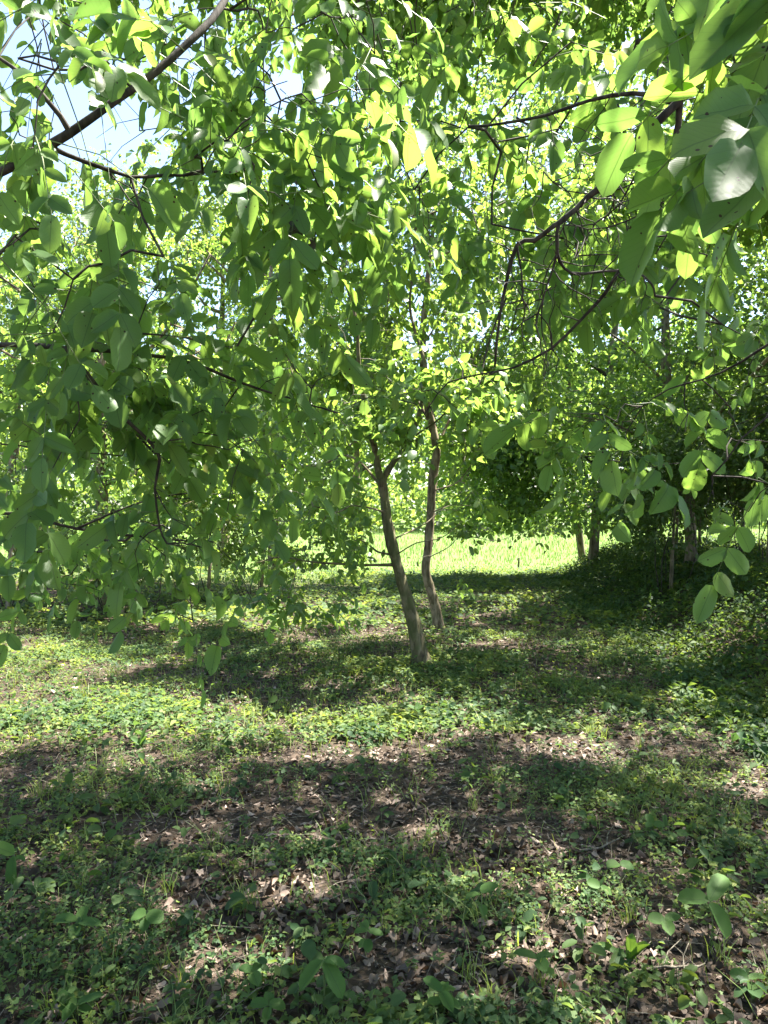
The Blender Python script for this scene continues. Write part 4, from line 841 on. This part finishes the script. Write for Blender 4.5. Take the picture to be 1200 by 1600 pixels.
    obj('herb_stems', st.mesh('herb_stems'), M['stalk'], kind='stuff', label='fine green stems of the low herbs')
    # taller nettles on the bank
    nb = Leaves(); n = 7800; yy = r.uniform(4.2, 19, n); foot = 3.0 + .10 * (yy - 6); xx = foot + r.uniform(-.35, 4.2, n) - .15
    k = (xx < .66 * yy + 1.2); xx, yy = xx[k], yy[k]; z = height(xx, yy); m = len(xx)
    tall = .10 + .22 * sm(-.3, .8, xx - (3.0 + .10 * (yy - 6))) * r.uniform(.5, 1.2, m)
    ppx, ppy = pix(np.stack([xx, yy, z], 1)); tall = np.where((ppx > 1035) & (ppx < 1125) & (yy < g[1] + .1) & (yy > g[1] - 3), tall * .3, tall) * (.6 + .9 * fbm(xx * 1.4, yy * 1.4, 23))
    for j in range(6):
        a = r.uniform(0, 6.28, m); up = tall * (j + 1) / 6; rad = r.uniform(.01, .05, m)
        P = np.stack([xx + np.cos(a) * rad, yy + np.sin(a) * rad, z + up], 1)
        D = unit(np.stack([np.cos(a), np.sin(a), -.3 + r.normal(size=m) * .3], 1)); Nn = unit(np.stack([r.normal(size=m) * .4, r.normal(size=m) * .4, np.ones(m)], 1)); L = (.045 + .05 * fbm(xx * .9, yy * .9, 29)) * r.uniform(.6, 1.35, m)
        nb.add(P, D, Nn, L, L * .6)
    obj('bank_nettles', leaves_mesh('bank_nettles', nb.arr(), LOW, 8), M['nettle'], kind='stuff', label='dense dark nettles and herbs covering the right bank')
herbs()
def blades(name, x, y, hgt, wid, matl, label, seed, lean=.4):
    r = np.random.default_rng(seed); n = len(x); z = height(x, y); a = r.uniform(0, 6.28, n); h = hgt * r.uniform(.5, 1.3, n); w_ = wid * r.uniform(.6, 1.3, n)
    b = r.uniform(0, 6.28, n); l = lean * r.uniform(.1, 1.2, n) * h; c, s = np.cos(a) * w_, np.sin(a) * w_; dx, dy = np.cos(b) * l, np.sin(b) * l
    V = np.stack([np.stack([x - c, y - s, z - .01], 1), np.stack([x + c, y + s, z - .01], 1), np.stack([x + dx * .35 - c * .8, y + dy * .35 - s * .8, z + h * .6], 1), np.stack([x + dx * .35 + c * .8, y + dy * .35 + s * .8, z + h * .6], 1), np.stack([x + dx, y + dy, z + h], 1)], 1).reshape(-1, 3)
    T = (np.array([(0, 1, 3), (0, 3, 2), (2, 3, 4)])[None] + (np.arange(n) * 5)[:, None, None]).reshape(-1, 3)
    obj(name, mesh_of(name, V, T, np.tile(np.array([(.4, 0), (.6, 0), (.4, .6), (.6, .6), (.5, 1)]), (n, 1))), M[matl], kind='stuff', label=label)
x, y = ground_pts(18000, 1.8, 9.5, seed=301, pw=.5)
k = R.random(len(x)) < sm(.45, .7, fbm(x * 1.2 + 9, y * 1.2, 55)) * .9 + .08 + .5 * sm(2.5, .5, x + 1.2) * sm(4.6, 5.2, y); x, y = x[k], y[k]
tx, ty = ground_pts(170, 1.9, 8, seed=311, pw=.8); x = np.concatenate([x, np.repeat(tx, 16) + R.normal(size=170 * 16) * .018]); y = np.concatenate([y, np.repeat(ty, 16) + R.normal(size=170 * 16) * .018])
blades('grass', x, y, .10, .0022, 'grass', 'thin grass growing through the herbs of the grove', 61, 1.1)
n = 48000; r_ = np.random.default_rng(303); y = 17.8 + 34 * r_.random(n) ** 1.6; x = r_.uniform(-1, 1, n) * (.62 * y + 2); k = y > 17.6 + 2.6 * r_.random(len(y)) * vn(x * .9, x * 0, 5); x, y = x[k], y[k]
blades('meadow_grass', x, y, .06 + .11 * sm(20, 28, y) * (.6 + .8 * fbm(x * .6, y * .3, 12)), .012, 'meadow', 'tall sunlit grass of the open meadow', 62)

# ------------------------------------------------------------------ single plants, twigs and the stake
def seedling(label, px, py_base, py_top, leaves, group='broad leaved plants in the foreground', stem_r=.0022, name='seedling', tpls=HI, key='seedling_leaf'):
    """leaves: list of (azimuth deg, pitch deg, length m, width m, height fraction)"""
    b = gpt(px, py_base); h = max(.04, (py_base - py_top) / F * b[1]); root = obj(name, None, None, None, b, label, 'plant', group)
    r = np.random.default_rng(int(px * 7 + py_base)); off = r.normal(size=3) * .012
    P = spline([np.array([0, 0, -.02]), np.array([off[0], off[1], h * .5]), np.array([off[0] * .3, 0, h])], .03)
    bg_ = Bag(); bg_.add(*tube(P, np.linspace(stem_r, stem_r * .6, len(P)), 5)); obj('stem', bg_.mesh('stem'), M['stalk'], root)
    A = []
    for (azd, pit, L, W, hf) in leaves:
        azd += r.normal() * 14; pit += r.normal() * 9; L *= r.uniform(.68, .98); W *= r.uniform(.68, .95)
        a, p_ = math.radians(azd), math.radians(pit); D = np.array([math.cos(a) * math.cos(p_), math.sin(a) * math.cos(p_), math.sin(p_)])
        up = np.array([-math.cos(a) * math.sin(p_), -math.sin(a) * math.sin(p_), math.cos(p_)]) + np.array([0, -.35, .1]); A.append(np.concatenate([b + [0, 0, h * hf], D, unit(up + r.normal(size=3) * .25), [L, W]]))
    leaf_objects(np.array(A), tpls, key, M['seedling'], root, b)
S = seedling
S('large seedling with two broad drooping leaves at the bottom, left of centre', 505, 1585, 1500, [(200, -25, .115, .055, 1), (-50, -40, .13, .085, 1), (20, -10, .09, .055, .96)], stem_r=.004)
S('bright seedling with two rounded leaves below the middle of the ground', 752, 1455, 1395, [(190, 5, .07, .065, .95), (35, 20, .085, .08, 1), (-70, -30, .05, .04, .7)])
S('upright dock plant with tall toothed leaves at lower right', 985, 1515, 1500, [(-80, 78, .17, .055, .6), (150, 60, .15, .04, .6), (-20, 55, .12, .035, .6), (60, 70, .13, .04, .6)], stem_r=.003)
S('largest seedling at lower right with three long pointed leaves', 1108, 1475, 1408, [(170, 0, .12, .08, 1), (20, 28, .17, .085, 1), (-75, -55, .14, .075, .97)], stem_r=.003)
S('seedling with one wide leaf above the dock plant', 968, 1385, 1350, [(185, 8, .07, .06, 1), (-5, 2, .085, .055, 1)])
S('seedling with a pair of oval leaves left of the dock plant', 938, 1420, 1385, [(175, 6, .075, .06, 1), (-10, -8, .075, .05, 1)])
S('sunlit yellowish seedling right of the ground middle', 1018, 1310, 1288, [(120, 45, .07, .055, 1), (-40, 20, .07, .05, 1), (210, 10, .05, .04, 1)])
S('small round leaved seedling beside the sunlit yellowish one', 1058, 1322, 1305, [(20, 15, .075, .06, 1), (190, 10, .05, .04, 1)])
S('curled broad leaved plant at the left edge', 22, 1385, 1335, [(185, 15, .12, .08, 1), (-75, -55, .12, .06, .98), (20, -30, .07, .04, .9)], stem_r=.003)
S('grey green single leaf plant among lit litter at left', 182, 1310, 1300, [(-110, -20, .085, .06, 1), (70, 40, .06, .04, 1)])
S('three lobed bright plant near the bottom left of centre', 395, 1560, 1520, [(170, 10, .07, .045, 1), (60, 35, .07, .045, 1), (-60, -5, .065, .045, 1)])
S('flat pale leaved plant at the bottom below the three lobed one', 420, 1600, 1570, [(180, 5, .07, .04, 1), (10, 10, .075, .045, 1), (-90, -10, .06, .04, .9), (95, 20, .06, .04, .9)])
S('shaded spreading plant low on the left', 120, 1475, 1440, [(160, 5, .11, .06, 1), (20, 12, .13, .06, 1), (-80, -25, .09, .05, .9), (80, 25, .09, .05, .9)])
S('round leaved shaded plant right of the spreading one', 228, 1480, 1430, [(180, 0, .08, .08, 1), (0, 5, .085, .08, 1), (-90, -30, .06, .05, .9)])
S('leafy seedling in the middle of the bottom edge', 575, 1500, 1455, [(190, 10, .07, .04, 1), (-10, 10, .08, .045, 1), (90, 35, .07, .04, 1), (-90, -25, .06, .04, .75), (170, -10, .06, .04, .6)])
S('upright narrow leaf plant in the sun band at left', 222, 1185, 1160, [(80, 75, .14, .045, .7), (200, 60, .12, .035, .7), (-30, 60, .12, .035, .7)])
S('small upright plant at left between lit litter patches', 95, 1365, 1345, [(-80, 70, .07, .028, .8), (60, 60, .06, .02, .8)])
S('leafy clump at the lower left corner', 120, 1598, 1570, [(150, 20, .09, .05, 1), (30, 20, .09, .05, 1), (-90, -10, .09, .05, 1), (-160, 10, .07, .04, .8), (-20, 5, .07, .04, .8)])
S('clump of pointed leaves at the bottom right of centre', 690, 1595, 1550, [(150, 20, .08, .045, 1), (30, 15, .08, .045, 1), (-90, -15, .08, .045, 1), (-150, 5, .07, .04, .7), (-30, 5, .07, .04, .7), (90, 30, .07, .04, .9)])
S('low clump of wide leaves right of the bottom litter patch', 840, 1540, 1500, [(150, 10, .09, .055, 1), (20, 12, .09, .055, 1), (-90, -15, .08, .05, 1), (-20, 5, .07, .045, .7)])
S('clover like plant between dock plant and largest seedling', 1040, 1475, 1440, [(160, 10, .07, .06, 1), (30, 10, .07, .06, 1), (-90, -15, .075, .065, 1)])
S('two leaved plant at the right edge below the largest seedling', 1170, 1560, 1530, [(170, 10, .08, .05, 1), (20, 10, .08, .05, 1), (-80, -20, .07, .045, .9)])
S('sunlit plant in front of the leaning trunk', 650, 1135, 1110, [(170, 25, .09, .06, 1), (20, 25, .09, .06, 1), (-90, 0, .08, .06, 1), (90, 45, .08, .05, 1)])
def fallen_twig(label, pts, r0):
    P = [gpt(*p) + [0, 0, .02] for p in pts]; base = P[0]; Q = spline(P, .04); r = np.random.default_rng(int(pts[0][0])); Q[1:] += np.cumsum(r.normal(size=(len(Q) - 1, 3)) * .003, 0)
    b = Bag(); b.add(*tube(Q - base, np.linspace(r0, r0 * .45, len(Q)), 6, .2, 3))
    j = len(Q) // 2; d = unit(Q[-1] - Q[0]); s = np.array([-d[1], d[0], .3]); b.add(*tube(np.array([Q[j] - base, Q[j] - base + (d + s) * .05, Q[j] - base + (d * 1.4 + s) * .09]), [r0 * .5, r0 * .4, r0 * .25], 4))
    obj('fallen_twig', b.mesh('fallen_twig'), M['twig_pale'], None, base, label, 'twig', 'fallen twigs in the foreground')
fallen_twig('thin bent twig lying left of the wide leaf seedling', [(905, 1335), (940, 1332), (972, 1318)], .006)
fallen_twig('short thick twig lying at right above the largest seedling', [(1100, 1352), (1122, 1340), (1142, 1330)], .009)
fallen_twig('dark long twig near the bottom at lower right', [(975, 1535), (1020, 1525), (1090, 1518)], .006)
fallen_twig('thin curved twig at the bottom centre litter patch', [(770, 1592), (805, 1578), (835, 1562)], .003)
fallen_twig('dark twig lying left of the rounded seedling', [(602, 1395), (635, 1382), (662, 1378)], .006)
fallen_twig('pale twig at lower right edge of the ground', [(1045, 1538), (1070, 1528), (1100, 1512)], .005)
fallen_twig('thin grey twig left of the bottom centre', [(365, 1510), (385, 1500), (400, 1488)], .004)
for lab, pts, rr_ in (('pale stick leaning on the bank right of the thick trunk', [(1128, 918), (1134, 928), (1141, 938)], .016), ('pale broken stick left of the thick trunk base', [(1050, 918), (1056, 928), (1063, 936)], .014)):
    P = [gpt(*p) for p in pts]; P[0][2] += .22; P[1][2] += .10; base = P[2]; b = Bag(); b.add(*tube(np.array(P[::-1]) - base, [rr_, rr_ * .9, rr_ * .7], 6, .2, 3)); obj('stick', b.mesh('stick'), M['bark_pale'], None, base, lab, 'stick', 'sticks on the bank')
s0 = gpt(810, 889); b = Bag(); hgt_ = 18 / F * s0[1]
b.add(*tube(np.array([[0, 0, -.1], [.01, 0, hgt_ * .5], [.02, 0, hgt_ * .97], [.02, 0, hgt_]]), [.028, .027, .026, .018], 7, .15, 2))
obj('wooden_stake', b.mesh('wooden_stake'), M['wood'], None, s0, 'short dark wooden stake standing at the edge of the sunlit meadow', 'stake')
# curled withered leaves hanging in the left walnut
fl = [o for o in bpy.data.objects if o.name == 'walnut_tree'][0]
WA = []
for (px, py, d, L) in ((478, 240, 2.6, .11), (474, 262, 2.62, .10), (480, 285, 2.6, .09), (455, 325, 2.6, .12), (470, 340, 2.62, .13), (478, 372, 2.6, .08)):
    WA.append(np.concatenate([at(px, py, d), unit(np.array([R.normal() * .25, R.normal() * .25, -1])), unit(R.normal(size=3)), [L, L * .5]]))
leaf_objects(np.array(WA), CURL, 'withered_leaf', M['withered'], fl, np.array(FL0), 'withered_leaf')
